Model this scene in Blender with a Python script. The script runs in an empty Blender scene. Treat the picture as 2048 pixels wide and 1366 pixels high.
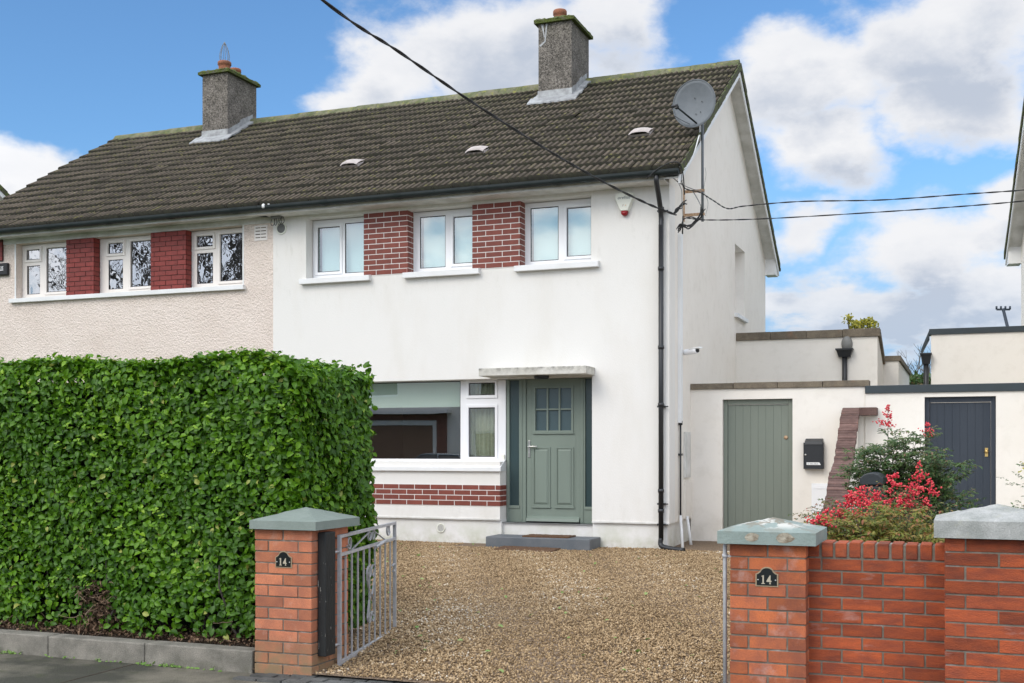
import bpy, bmesh, math, random
import numpy as np
from mathutils import Vector, Matrix
random.seed(7); rng = np.random.default_rng(7)
R = math.radians
# ---------------------------------------------------------------- camera
scene = bpy.context.scene
FPX, YAW, HOR, CAMZ = 2320.0, R(21.3), 899.0, 1.6     # focal length in photo pixels, yaw to the left, horizon row, eye height
cd = bpy.data.cameras.new('camera'); cam = bpy.data.objects.new('camera', cd); scene.collection.objects.link(cam)
cam.location = (0, 0, CAMZ); cam.rotation_euler = (R(90), 0, YAW)
cd.sensor_width = 36; cd.lens = FPX/2048*36; cd.shift_y = (HOR-683)/2048; cd.clip_end = 2000; cd.clip_start = .1
scene.camera = cam
# ---------------------------------------------------------------- light
SUN_EL, SUN_AZ = R(38), R(203)        # azimuth clockwise from +Y (into the picture)
sd = bpy.data.lights.new('sun', 'SUN'); sun = bpy.data.objects.new('sun', sd); scene.collection.objects.link(sun)
sd.energy = .82; sd.angle = R(26); sd.color = (1, .925, .81)
sv = Vector((math.sin(SUN_AZ)*math.cos(SUN_EL), math.cos(SUN_AZ)*math.cos(SUN_EL), math.sin(SUN_EL)))
sun.rotation_euler = sv.to_track_quat('Z', 'Y').to_euler()
scene.view_settings.view_transform = 'Standard'; scene.view_settings.look = 'None'
scene.view_settings.exposure = 0.7; scene.view_settings.gamma = 1; scene.view_settings.use_curve_mapping = False
scene.render.engine = 'CYCLES'
# ---------------------------------------------------------------- sky with clouds (by compass direction)
w = bpy.data.worlds.new('World'); scene.world = w; w.use_nodes = True
nt = w.node_tree; nt.nodes.clear(); N = nt.nodes.new; L = nt.links.new
def sock(node, i, v):
    if v is None: return
    if hasattr(v, 'is_output'): L(v, node.inputs[i])
    else: node.inputs[i].default_value = v
def M(op, a, b=None, c=None, clamp=False):
    n = N('ShaderNodeMath'); n.operation = op; n.use_clamp = clamp
    sock(n, 0, a); sock(n, 1, b); sock(n, 2, c); return n.outputs[0]
out = N('ShaderNodeOutputWorld'); bg = N('ShaderNodeBackground'); bg.inputs[1].default_value = .12; L(bg.outputs[0], out.inputs[0])
sky = N('ShaderNodeTexSky'); sky.sky_type = 'NISHITA'; sky.sun_disc = False; sky.sun_elevation = SUN_EL; sky.sun_rotation = SUN_AZ
sky.air_density = 1.0; sky.dust_density = .6; sky.ozone_density = 2.0
tc = N('ShaderNodeTexCoord'); sp = N('ShaderNodeSeparateXYZ'); L(tc.outputs['Generated'], sp.inputs[0])
az = M('ARCTAN2', sp.outputs[0], sp.outputs[1]); el = M('ARCSINE', sp.outputs[2])
def noise(scale, detail, rough=.55, zs=1.6, off=0.0):
    mp = N('ShaderNodeMapping'); mp.inputs['Scale'].default_value = (1, 1, zs); mp.inputs['Location'].default_value = (off, 0, 0)
    L(tc.outputs['Generated'], mp.inputs[0])
    n = N('ShaderNodeTexNoise'); n.inputs['Scale'].default_value = scale; n.inputs['Detail'].default_value = detail
    n.inputs['Roughness'].default_value = rough; L(mp.outputs[0], n.inputs['Vector']); return n
def uvdir(u, v):
    a = math.atan((u-1024)/FPX); return a-YAW, math.atan((HOR-v)/FPX*math.cos(a))
BL = [ # u, v, half width, half height of each cloud mass in the photograph, turned into compass directions; weight
 (1010, 120, 390, 165), (790, 170, 200, 130), (1240, 30, 160, 110), (690, 215, 110, 60), (1900, 100, 300, 140), (1610, 170, 240, 125), (1990, 60, 150, 110),
 (1640, 290, 200, 100), (1900, 220, 240, 90), (40, 350, 110, 75), (1860, 520, 190, 120), (1700, 600, 260, 75), (1600, 470, 110, 70), (2010, 420, 90, 60), (1850, 640, 420, 75), (1960, 580, 200, 80)]
def cell_noise(scale):
    v = N('ShaderNodeTexVoronoi'); v.feature = 'SMOOTH_F1'; v.inputs['Scale'].default_value = scale; v.inputs['Smoothness'].default_value = .6
    mp = N('ShaderNodeMapping'); mp.inputs['Scale'].default_value = (1, 1, 1.3); L(tc.outputs['Generated'], mp.inputs[0]); L(mp.outputs[0], v.inputs['Vector'])
    return v.outputs['Distance']
wn = noise(7, 5, .6); ws = N('ShaderNodeSeparateColor'); L(wn.outputs['Color'], ws.inputs[0])
waz = M('MULTIPLY_ADD', M('SUBTRACT', ws.outputs[0], .5), .10, az); wel = M('MULTIPLY_ADD', M('SUBTRACT', ws.outputs[1], .5), .07, el)
def field(dz):
    F = None
    for (u, v, ru, rv) in BL:
        a, e = uvdir(u, v); ra = ru/FPX; re = rv/FPX
        x = M('DIVIDE', M('SUBTRACT', waz, a), ra); y = M('DIVIDE', M('SUBTRACT', wel, e-dz), re)
        d = M('SUBTRACT', 1.0, M('SQRT', M('ADD', M('MULTIPLY', x, x), M('MULTIPLY', y, y))))
        F = d if F is None else M('MAXIMUM', F, d)
    return F
n1 = noise(11, 9, .62); n2 = noise(2.6, 8, .55, 2.2, 3.1)
fb = M('SUBTRACT', n1.outputs['Fac'], .5); cl = M('SUBTRACT', .32, cell_noise(16))
gen = M('MULTIPLY', M('SUBTRACT', n2.outputs['Fac'], .36), 5.0)              # broken cloud over the rest of the sky
# outside the part of the sky the photograph shows
side = M('SUBTRACT', M('ABSOLUTE', M('SUBTRACT', az, -.39)), .52); hi = M('SUBTRACT', el, .42); outw = M('MULTIPLY', M('MAXIMUM', side, hi), 8.0, clamp=True)
gen = M('SUBTRACT', gen, M('MULTIPLY', M('SUBTRACT', 1.0, outw), 3.0))
def smooth(x, a, b):
    n = N('ShaderNodeMapRange'); n.interpolation_type = 'SMOOTHSTEP'; n.inputs[1].default_value = a; n.inputs[2].default_value = b; L(x, n.inputs[0]); return n.outputs[0]
lown = noise(15, 8, .6, 3.2, 5.0); lowk = smooth(el, .17, .09)
def dens(F): return M('ADD', M('ADD', M('MAXIMUM', F, gen), M('ADD', M('MULTIPLY', fb, 1.5), M('MULTIPLY', cl, .55))), M('MULTIPLY', lowk, M('SUBTRACT', M('MULTIPLY', M('SUBTRACT', lown.outputs['Fac'], .5), 2.6), .02)))
D = dens(field(0)); D2 = dens(field(.028))
mask = M('MULTIPLY', smooth(D, -.05, .50), M('SUBTRACT', 1.0, M('MULTIPLY', smooth(el, .16, .06), .22)))
n3 = noise(5, 6, .55, 2.4, 7.0)
shade = M('ADD', smooth(D2, .15, 1.0), M('MULTIPLY', M('SUBTRACT', n3.outputs['Fac'], .5), 1.7), clamp=True)
shade = M('MULTIPLY', shade, smooth(D, .10, .65)); shade = M('ADD', shade, M('MULTIPLY', lowk, M('MULTIPLY_ADD', M('SUBTRACT', lown.outputs['Fac'], .5), -2.2, .30)), clamp=True)
cc = N('ShaderNodeMixRGB'); L(shade, cc.inputs[0]); cc.inputs[1].default_value = (4.65, 4.68, 4.8, 1); cc.inputs[2].default_value = (2.75, 3.05, 3.6, 1)
# blue of the open sky: keeps Nishita's gradient, a little deeper
sc = N('ShaderNodeMixRGB'); sc.blend_type = 'MULTIPLY'; sc.inputs[0].default_value = 1; L(sky.outputs[0], sc.inputs[1]); sc.inputs[2].default_value = (.54, .76, .92, 1)
# thin veil low over the horizon
hz = smooth(el, .26, .05); hm = N('ShaderNodeMixRGB'); L(M('MULTIPLY', hz, .88), hm.inputs[0]); L(sc.outputs[0], hm.inputs[1]); hm.inputs[2].default_value = (1.75, 2.6, 3.85, 1)
# cloud on the sun's side of the sky (behind the camera) is brighter
dp = N('ShaderNodeVectorMath'); dp.operation = 'DOT_PRODUCT'; L(tc.outputs['Generated'], dp.inputs[0]); dp.inputs[1].default_value = sv
br = M('ADD', 1.0, M('MULTIPLY', smooth(dp.outputs['Value'], -.22, .3), 1.7)); cb = N('ShaderNodeVectorMath'); cb.operation = 'SCALE'; L(cc.outputs[0], cb.inputs[0]); L(br, cb.inputs['Scale'])
mx = N('ShaderNodeMixRGB'); L(mask, mx.inputs[0]); L(hm.outputs[0], mx.inputs[1]); L(cb.outputs[0], mx.inputs[2]); L(mx.outputs[0], bg.inputs[0])
# ---------------------------------------------------------------- reading points off the real planes
CY, SY = math.cos(YAW), math.sin(YAW)
def XY(u, Y):                      # x where the sight line of column u meets the upright plane y = Y
    m = (u-1024)/FPX; return Y*(-SY+CY*m)/(CY+SY*m)
def YX(u, X):
    m = (u-1024)/FPX; return X/((-SY+CY*m)/(CY+SY*m))
def ZZ(u, v, Y):                   # height of pixel (u, v) on the plane y = Y
    m = (u-1024)/FPX; return CAMZ+(HOR-v)/FPX*Y/(CY+SY*m)
def P(u, v, Y): return (XY(u, Y), Y, ZZ(u, v, Y))
# ---------------------------------------------------------------- materials
def mat(name, col, rough=.8, col2=None, vs=4.0, vd=4, vmin=.35, vmax=.65, bs=0, bd=.002, bdet=4, metal=0, spec=.4, isl=0, fine=0, fs=150, bump_kind='noise', stains=(), coat=0, zs=1.0):
    """noise-mixed colour, per-island value change, fine speckle, bump, and extra stain layers (colour, scale, lo, hi, amount, zlo, zhi)"""
    m = bpy.data.materials.new(name); m.use_nodes = True; t = m.node_tree; n_ = t.nodes.new; l_ = t.links.new
    b = t.nodes['Principled BSDF']; b.inputs['Roughness'].default_value = rough; b.inputs['Metallic'].default_value = metal
    b.inputs['Specular IOR Level'].default_value = spec; b.inputs['Coat Weight'].default_value = coat
    g = n_('ShaderNodeNewGeometry'); 
    mp = n_('ShaderNodeMapping'); mp.inputs['Scale'].default_value = (1, 1, zs); l_(g.outputs['Position'], mp.inputs[0]); pos = mp.outputs[0]
    def nz(scale, det=4, r=.6):
        q = n_('ShaderNodeTexNoise'); q.inputs['Scale'].default_value = scale; q.inputs['Detail'].default_value = det; q.inputs['Roughness'].default_value = r
        l_(pos, q.inputs['Vector']); return q.outputs['Fac']
    def mr(x, a, c, lo=0, hi=1):
        q = n_('ShaderNodeMapRange'); q.inputs[1].default_value = a; q.inputs[2].default_value = c; q.inputs[3].default_value = lo; q.inputs[4].default_value = hi; l_(x, q.inputs[0]); return q.outputs[0]
    def mul(a, c):
        q = n_('ShaderNodeMath'); q.operation = 'MULTIPLY'; l_(a, q.inputs[0])
        if hasattr(c, 'is_output'): l_(c, q.inputs[1])
        else: q.inputs[1].default_value = c
        return q.outputs[0]
    def mixc(f, a, c, bt='MIX'):
        q = n_('ShaderNodeMixRGB'); q.blend_type = bt
        for i, v in ((0, f), (1, a), (2, c)):
            if hasattr(v, 'is_output'): l_(v, q.inputs[i])
            else: q.inputs[i].default_value = (*v, 1) if isinstance(v, tuple) else v
        return q.outputs[0]
    c = col
    if col2: c = mixc(mr(nz(vs, vd), vmin, vmax), col, col2)
    if isl:
        c = mixc(1.0, c, mixc(g.outputs['Random Per Island'], (1-isl,)*3, (1+isl,)*3), 'MULTIPLY')
    if fine:
        c = mixc(1.0, c, mixc(mr(nz(fs, 3, .7), .3, .7), (1-fine,)*3, (1+fine,)*3), 'MULTIPLY')
    if stains:
        sx = n_('ShaderNodeSeparateXYZ'); l_(g.outputs['Position'], sx.inputs[0])
        for (sc_, s_, lo, hi_, am, z0, z1) in stains:
            f = mul(mr(nz(s_, 5, .65), lo, hi_), am)
            if z0 is not None: f = mul(f, mr(sx.outputs[2], z0, z1))
            c = mixc(f, c, sc_)
    if hasattr(c, 'is_output'): l_(c, b.inputs['Base Color'])
    else: b.inputs['Base Color'].default_value = (*c, 1)
    if bs:
        bu = n_('ShaderNodeBump'); bu.inputs['Distance'].default_value = bd; bu.inputs['Strength'].default_value = 1
        if bump_kind == 'noise': l_(nz(bs, bdet, .6), bu.inputs['Height'])
        else:
            q = n_('ShaderNodeTexVoronoi'); q.inputs['Scale'].default_value = bs; l_(pos, q.inputs['Vector']); l_(q.outputs['Distance'], bu.inputs['Height'])
        l_(bu.outputs[0], b.inputs['Normal'])
    return m
def glass(name, tint=(.9, .95, .93), refl=.12, rough=0.0, opac=.0, ocol=(.1, .12, .13), wav=0, wd=.003):
    """window glass: see-through with a mirror share"""
    m = bpy.data.materials.new(name); m.use_nodes = True; t = m.node_tree; t.nodes.clear(); n_ = t.nodes.new; l_ = t.links.new
    o = n_('ShaderNodeOutputMaterial'); tr = n_('ShaderNodeBsdfTransparent'); tr.inputs[0].default_value = (*tint, 1)
    gl = n_('ShaderNodeBsdfGlossy'); gl.inputs['Roughness'].default_value = rough; gl.inputs[0].default_value = (1, 1, 1, 1)
    fr = n_('ShaderNodeFresnel'); fr.inputs[0].default_value = 1.5
    ma = n_('ShaderNodeMath'); ma.operation = 'ADD'; ma.use_clamp = True; l_(fr.outputs[0], ma.inputs[0]); ma.inputs[1].default_value = refl
    mi = n_('ShaderNodeMixShader'); bk_ = n_('ShaderNodeNewGeometry'); iv = n_('ShaderNodeMath'); iv.operation = 'SUBTRACT'; iv.inputs[0].default_value = 1; l_(bk_.outputs['Backfacing'], iv.inputs[1]); mm = n_('ShaderNodeMath'); mm.operation = 'MULTIPLY'; l_(ma.outputs[0], mm.inputs[0]); l_(iv.outputs[0], mm.inputs[1]); l_(mm.outputs[0], mi.inputs[0]); l_(gl.outputs[0], mi.inputs[2])
    if opac:
        df = n_('ShaderNodeBsdfDiffuse'); df.inputs[0].default_value = (*ocol, 1); m2 = n_('ShaderNodeMixShader'); m2.inputs[0].default_value = opac
        l_(tr.outputs[0], m2.inputs[1]); l_(df.outputs[0], m2.inputs[2]); l_(m2.outputs[0], mi.inputs[1])
    else: l_(tr.outputs[0], mi.inputs[1])
    if wav:
        g = n_('ShaderNodeNewGeometry'); q = n_('ShaderNodeTexNoise'); q.inputs['Scale'].default_value = wav; q.inputs['Detail'].default_value = 1; l_(g.outputs['Position'], q.inputs['Vector'])
        bu = n_('ShaderNodeBump'); bu.inputs['Distance'].default_value = wd; l_(q.outputs['Fac'], bu.inputs['Height']); l_(bu.outputs[0], gl.inputs['Normal']); 
    l_(mi.outputs[0], o.inputs[0]); return m
def leafmat(name, cols, rough=.4, trans=.25, spec=.4):
    """foliage: colour from a per-leaf random attribute through a ramp"""
    m = bpy.data.materials.new(name); m.use_nodes = True; t = m.node_tree; n_ = t.nodes.new; l_ = t.links.new
    b = t.nodes['Principled BSDF']; b.inputs['Roughness'].default_value = rough; b.inputs['Specular IOR Level'].default_value = spec
    a = n_('ShaderNodeAttribute'); a.attribute_name = 'rnd'; rp = n_('ShaderNodeValToRGB'); l_(a.outputs['Fac'], rp.inputs[0])
    e = rp.color_ramp.elements; e[0].position = cols[0][0]; e[0].color = (*cols[0][1], 1); e[1].position = cols[-1][0]; e[1].color = (*cols[-1][1], 1)
    for p, c in cols[1:-1]: k = e.new(p); k.color = (*c, 1)
    l_(rp.outputs[0], b.inputs['Base Color'])
    tl = n_('ShaderNodeBsdfTranslucent'); l_(rp.outputs[0], tl.inputs[0]); mi = n_('ShaderNodeMixShader'); mi.inputs[0].default_value = trans
    l_(b.outputs[0], mi.inputs[1]); l_(tl.outputs[0], mi.inputs[2]); l_(mi.outputs[0], t.nodes['Material Output'].inputs[0]); return m
MT = {}
MT['render'] = mat('white_render', (.785, .763, .722), .9, (.765, .743, .70), .9, 5, .35, .7, 110, .003, 3, fine=.03, fs=200, zs=.3, stains=[((.58, .56, .50), 14, .56, .72, .30, 3.7, 4.25), ((.55, .52, .45), 9, .5, .75, .35, 1.1, .56), ((.60, .58, .52), 12, .5, .7, .35, 5.0, 5.4), ((.60, .55, .45), 1.3, .5, .85, .35, None, 0)])
MT['plinth'] = mat('plinth_render', (.80, .785, .755), .9, (.74, .72, .69), 1.4, 5, bs=120, bd=.003, fine=.03, stains=[((.42, .44, .28), 3.0, .38, .66, .75, .62, .18), ((.36, .30, .22), 9.0, .4, .7, .5, .36, .20)])
MT['render_side'] = mat('cream_render', (.84, .795, .725), .9, (.80, .75, .675), .8, 5, bs=160, bd=.0025, fine=.03, stains=[((.45, .42, .33), 2.5, .45, .8, .5, .7, .15), ((.6, .55, .47), 5, .5, .8, .35, None, 0)])
MT['roughcast'] = mat('pink_roughcast', (.84, .73, .645), .95, (.76, .645, .56), 1.2, 5, .35, .7, 34, .035, 3, fine=.08, fs=60, stains=[((.42, .32, .24), 22, .60, .72, .35, None, 0), ((.45, .38, .25), 3, .45, .7, .6, 4.9, 5.4)])
MT['painted'] = mat('white_paint', (.80, .80, .79), .5, (.74, .74, .72), 3, bs=0)
MT['painted_grey'] = mat('weathered_white_paint', (.72, .71, .68), .7, (.55, .54, .50), 4, 5, bs=60, bd=.001)
MT['upvc'] = mat('white_upvc', (.84, .84, .85), .3, spec=.5)
MT['upvc_cream'] = mat('cream_upvc', (.80, .745, .69), .35, spec=.5)
MT['brick_red'] = mat('painted_red_brick', (.235, .034, .026), .55, (.19, .030, .024), 12, 4, isl=.12, fine=.12, fs=300, bs=140, bd=.001)
MT['brick_slip'] = mat('red_brick_slip', (.215, .055, .036), .6, (.175, .043, .030), 14, isl=.10, fine=.10, fs=300, bs=200, bd=.001)
MT['mortar_white'] = mat('white_mortar', (.80, .78, .74), .9, bs=150, bd=.001)
MT['mortar_red'] = mat('painted_mortar', (.10, .025, .02), .8, (.06, .03, .025), 20, bs=150, bd=.001)
MT['brick_pillar'] = mat('orange_wirecut_brick', (.49, .140, .052), .85, (.30, .095, .052), 7, 5, isl=.25, fine=.22, fs=190, bs=240, bd=.003, stains=[((.52, .40, .36), 5.5, .56, .76, .6, None, 0), ((.12, .09, .05), 6, .35, .65, .75, .22, -.03)])
MT['brick_wall'] = mat('orange_rustic_brick', (.46, .100, .034), .85, (.26, .065, .034), 6, 5, isl=.26, fine=.2, fs=160, bs=90, bd=.009, zs=3.2, stains=[((.15, .10, .06), 5, .4, .7, .6, .30, .0), ((.55, .40, .36), 2.6, .62, .80, .7, None, 0), ((.10, .07, .045), 7, .5, .75, .5, .75, 1.1)])
MT['mortar'] = mat('grey_mortar', (.22, .19, .155), .95, (.15, .13, .10), 18, bs=120, bd=.004, stains=[((.5, .48, .45), 4, .6, .7, .6, None, 0)])
MT['brick_dark'] = mat('dark_coping_brick', (.105, .058, .048), .85, (.16, .095, .08), 9, 4, isl=.3, fine=.25, fs=120, bs=120, bd=.003, stains=[((.33, .15, .08), 18, .6, .75, .6, None, 0)])
MT['cap_green'] = mat('green_painted_concrete', (.235, .275, .245), .7, (.20, .24, .21), 6, 5, fine=.06, fs=120, bs=90, bd=.002)
MT['cap_flaky'] = mat('flaking_green_paint', (.26, .315, .29), .75, (.22, .27, .245), 6, 5, fine=.06, fs=120, bs=60, bd=.004, stains=[((.56, .55, .50), 3.2, .47, .50, .95, 1.12, 1.14), ((.22, .19, .14), 8, .52, .56, .85, 1.09, 1.16)])
MT['cap_stone'] = mat('weathered_stone_cap', (.42, .42, .40), .9, (.28, .29, .27), 9, 6, fine=.2, fs=120, bs=80, bd=.004, stains=[((.30, .30, .14), 6, .55, .7, .55, None, 0)])
MT['kerb'] = mat('concrete_kerb', (.28, .258, .218), .9, (.16, .15, .125), 6, 6, isl=.1, fine=.35, fs=140, bs=110, bd=.004, stains=[((.07, .075, .04), 7, .5, .7, .7, .07, .0)])
MT['pavement'] = mat('damp_concrete_paving', (.18, .162, .125), .8, (.055, .053, .04), 1.1, 7, .42, .58, 70, .008, 5, fine=.3, fs=110, stains=[((.05, .06, .02), 5, .52, .7, .5, None, 0)])
MT['setts'] = mat('dark_setts', (.11, .11, .105), .8, (.07, .07, .065), 8, 4, isl=.25, fine=.15, bs=90, bd=.004)
MT['asphalt'] = mat('asphalt', (.055, .055, .055), .9, (.04, .04, .04), 2, bs=200, bd=.004)
MT['soil'] = mat('soil', (.075, .052, .035), 1, (.04, .03, .02), 14, 6, bs=40, bd=.03)
MT['paving'] = mat('pale_drive_paving', (.42, .40, .36), .9, (.34, .32, .28), 3, 5, fine=.2, bs=60, bd=.005)
MT['grass'] = mat('grass_ground', (.05, .09, .02), 1, (.03, .06, .015), 9, 6, bs=80, bd=.03)
MT['gravel_base'] = mat('gravel_bed', (.28, .20, .13), .95, (.15, .105, .07), 60, 4, bs=55, bd=.02, bump_kind='vor', fine=.4, fs=90)
MT['roof'] = mat('concrete_roof_tile', (.112, .088, .066), .9, (.064, .051, .038), 5, 6, isl=.24, fine=.22, fs=70, bs=60, bd=.004,
    stains=[((.15, .14, .04), 7.5, .55, .68, .85, None, 0), ((.34, .34, .24), 24, .665, .71, .9, None, 0), ((.11, .13, .03), 3.5, .47, .7, .6, 7.2, 8.2)])
MT['roof_edge'] = mat('mossy_verge_tile', (.075, .065, .05), .95, (.05, .05, .03), 9, 6, fine=.3, fs=60, bs=50, bd=.01, stains=[((.10, .13, .03), 12, .45, .6, .85, None, 0)])
MT['channel'] = mat('tile_channel_shade_dirt', (.027, .021, .015), .95, (.042, .036, .020), 10, isl=.2, fine=.3, fs=50)  # rib valleys: shade between the rolls painted into the colour, plus settled dirt
MT['tile_edge'] = mat('tile_edge_shade_dirt', (.022, .020, .015), .95, (.034, .034, .02), 12)  # lip faces darkened: grime, and the shadow under each course painted in
MT['brick_left'] = mat('pale_orange_brick', (.53, .19, .095), .85, (.38, .14, .08), 7, 5, isl=.2, fine=.22, fs=190, bs=240, bd=.003, stains=[((.56, .42, .34), 5.5, .56, .76, .5, None, 0), ((.20, .18, .10), 6, .25, .55, .75, .30, .10)])
MT['ridge'] = mat('ridge_tile', (.18, .17, .11), .95, (.10, .115, .05), 6, 6, .4, .6, 60, .006, isl=.12, fine=.3, fs=60, stains=[((.26, .25, .06), 8, .55, .66, .8, None, 0)])
MT['pebbledash'] = mat('grey_pebbledash', (.23, .205, .175), 1, (.14, .125, .105), 4, 5, bs=48, bd=.035, fine=.9, fs=38, stains=[((.10, .10, .06), 3, .5, .7, .4, 8.6, 9.1)])
MT['moss'] = mat('mossy_concrete', (.09, .115, .022), 1, (.13, .12, .09), 11, 5, .48, .66, 50, .03, fine=.3, fs=60)
MT['lead'] = mat('grey_lead', (.42, .43, .43), .6, (.26, .26, .26), 9, 6, bs=30, bd=.006, metal=.2)
MT['terracotta'] = mat('terracotta', (.35, .13, .07), .85, (.22, .10, .06), 10, 5, bs=50, bd=.003)
MT['gutter'] = mat('black_green_pvc', (.012, .019, .019), .5, (.02, .026, .026), 5, spec=.3)
MT['gutter_r'] = mat('black_pvc', (.02, .021, .023), .4, spec=.5)
MT['sage'] = mat('sage_green_paint', (.20, .245, .205), .45, (.185, .225, .19), 3, bs=250, bd=.0004, zs=.15)
MT['sage_flat'] = mat('sage_green_boards', (.195, .22, .182), .6, (.175, .20, .165), 4, bs=120, bd=.001, zs=.1)
MT['navy'] = mat('navy_paint', (.027, .036, .050), .55, (.033, .042, .056), 4, bs=120, bd=.001, zs=.1)
MT['navy_metal'] = mat('anthracite_flashing', (.035, .048, .055), .45, (.03, .04, .045), 3)
MT['step'] = mat('grey_painted_step', (.10, .115, .13), .6, (.14, .15, .16), 3, 5, fine=.08, fs=90, bs=60, bd=.002)
MT['coir'] = mat('coir', (.16, .085, .045), 1, (.10, .055, .03), 30, bs=220, bd=.01, fine=.4, fs=140)
MT['steel'] = mat('galvanised_steel', (.52, .52, .53), .5, (.40, .40, .41), 18, 5, metal=.25, bs=80, bd=.0008)
MT['chrome'] = mat('brushed_steel', (.62, .62, .60), .3, metal=.9)
MT['brass'] = mat('brass', (.6, .42, .16), .35, metal=.9)
MT['bronze'] = mat('bronze_trim', (.36, .28, .18), .55, metal=.3)
MT['black'] = mat('black_plastic', (.012, .012, .013), .5)
MT['black_gloss'] = mat('black_enamel', (.008, .011, .011), .3)
MT['black_paint'] = mat('peeling_black_paint', (.016, .018, .018), .6, fine=.2, bs=60, bd=.004, zs=.22, stains=[((.45, .44, .40), 38, .66, .68, .9, None, 0)])
MT['letterbox'] = mat('charcoal_enamel', (.022, .024, .027), .45, bs=150, bd=.001)
MT['dish'] = mat('grey_dish_paint', (.155, .17, .182), .6, (.135, .15, .16), 9, 4, fine=.1, fs=200)
MT['cable'] = mat('black_cable', (.02, .02, .02), .6)
MT['coax'] = mat('grey_cable', (.2, .2, .19), .6)
MT['whitecable'] = mat('white_cable', (.7, .7, .68), .5)
MT['rust'] = mat('rusty_iron', (.34, .17, .08), .9, (.60, .45, .30), 30, bs=60, bd=.002)
MT['coping'] = mat('weathered_concrete_coping', (.20, .165, .12), .95, (.12, .10, .075), 5, 6, .4, .65, 60, .005, fine=.25, fs=70, stains=[((.35, .17, .09), 3, .6, .75, .6, None, 0)])
MT['canopy'] = mat('weathered_concrete_canopy', (.66, .64, .58), .9, (.50, .48, .42), 5, 5, bs=60, bd=.003, stains=[((.09, .085, .07), 12, .42, .72, 1.0, 2.69, 2.775), ((.25, .23, .19), 14, .5, .7, .5, 2.60, 2.80)])
MT['alarm'] = mat('ivory_plastic', (.78, .78, .68), .4)
MT['red_plastic'] = mat('red_lens', (.28, .01, .015), .25)
MT['bin'] = mat('dark_grey_plastic', (.022, .027, .03), .45, bs=40, bd=.002)
MT['blind'] = mat('pale_roller_blind', (.82, .86, .83), .8)
MT['blind2'] = mat('sage_roller_blind', (.86, .90, .80), .8)
MT['curtain'] = mat('cream_curtain', (.72, .68, .54), .9, (.62, .58, .45), 30)
MT['curtain_grey'] = mat('grey_curtain', (.17, .155, .16), .9)
MT['room'] = mat('dim_room', (.26, .25, .22), .9)
MT['bark'] = mat('bark', (.09, .075, .06), 1, (.06, .05, .045), 10, bs=40, bd=.02)
MT['bark_far'] = mat('bark_far', (.15, .135, .12), 1)
MT['dead'] = mat('dead_twig', (.30, .22, .15), .9, (.2, .14, .09), 20)
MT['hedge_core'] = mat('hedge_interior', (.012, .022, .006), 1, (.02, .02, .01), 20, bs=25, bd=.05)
MT['glass'] = glass('window_glass', refl=.30, wav=1.5, wd=.0005)
MT['glass_sky'] = glass('window_glass_upper', (.85, .93, .93), refl=.17)
MT['glass_dark'] = glass('neighbour_glass', (.72, .74, .74), refl=.30, wav=7, wd=.0011)
MT['glass_frost'] = glass('frosted_glass', (.3, .4, .42), refl=.03, rough=.25, opac=.8, ocol=(.085, .135, .15))
MT['glass_sid'] = glass('sidelight_glass', (.25, .35, .36), refl=.02, rough=.3, opac=.8, ocol=(.035, .07, .075))
MT['hedge_leaf'] = leafmat('hedge_leaf', [(0, (.018, .055, .003)), (.35, (.055, .150, .006)), (.7, (.135, .295, .011)), (.93, (.28, .46, .025)), (.97, (.34, .42, .07)), (1, (.42, .40, .12))], .42, .3, .35)
MT['nandina_leaf'] = leafmat('shrub_leaf', [(0, (.04, .075, .022)), (.45, (.09, .14, .04)), (.7, (.19, .18, .05)), (.88, (.25, .12, .06)), (1, (.34, .07, .05))], .45, .25)
MT['nandina_green'] = leafmat('shrub_leaf_green', [(0, (.035, .08, .025)), (.55, (.085, .155, .045)), (.85, (.12, .16, .05)), (1, (.20, .12, .07))], .45, .25)
MT['nandina_gold'] = leafmat('shrub_leaf_gold', [(0, (.08, .12, .02)), (.5, (.19, .21, .03)), (.8, (.32, .24, .06)), (1, (.36, .13, .07))], .5, .3)
MT['berry'] = leafmat('red_berry', [(0, (.42, .010, .025)), (.6, (.70, .035, .065)), (1, (.80, .15, .13))], .35, 0)
MT['litter'] = leafmat('leaf_litter', [(0, (.05, .03, .02)), (.5, (.12, .07, .04)), (.9, (.25, .16, .10)), (1, (.12, .2, .04))], .8, .1)
MT['fresh_leaf'] = leafmat('fallen_leaf', [(0, (.13, .26, .04)), (1, (.32, .42, .14))], .6, .2)
MT['stone'] = leafmat('gravel_stone', [(0, (.14, .090, .045)), (.3, (.29, .195, .100)), (.6, (.43, .30, .165)), (.88, (.53, .385, .225)), (.98, (.58, .46, .31)), (1, (.72, .64, .52))], .8, 0, .3)
MT['yellow_leaf'] = leafmat('yellow_green_leaf', [(0, (.18, .20, .03)), (1, (.55, .48, .06))], .6, .3)
MT['car'] = mat('silver_blue_car_paint', (.10, .14, .17), .25, coat=.8, spec=.5)
MT['car_glass'] = mat('car_glass', (.01, .012, .014), .08, spec=.6)
MT['tyre'] = mat('tyre', (.015, .015, .015), .8)
MT['garage'] = mat('brown_garage_door', (.22, .13, .085), .6)
MT['brick_opp'] = mat('opposite_brick', (.24, .11, .08), .85, (.16, .08, .06), 9)
MT['chip'] = mat('bare_concrete', (.42, .38, .30), .95, (.20, .16, .11), 25, 4, bs=60, bd=.01)
MT['insul'] = mat('ceramic', (.7, .7, .68), .3)
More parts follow.
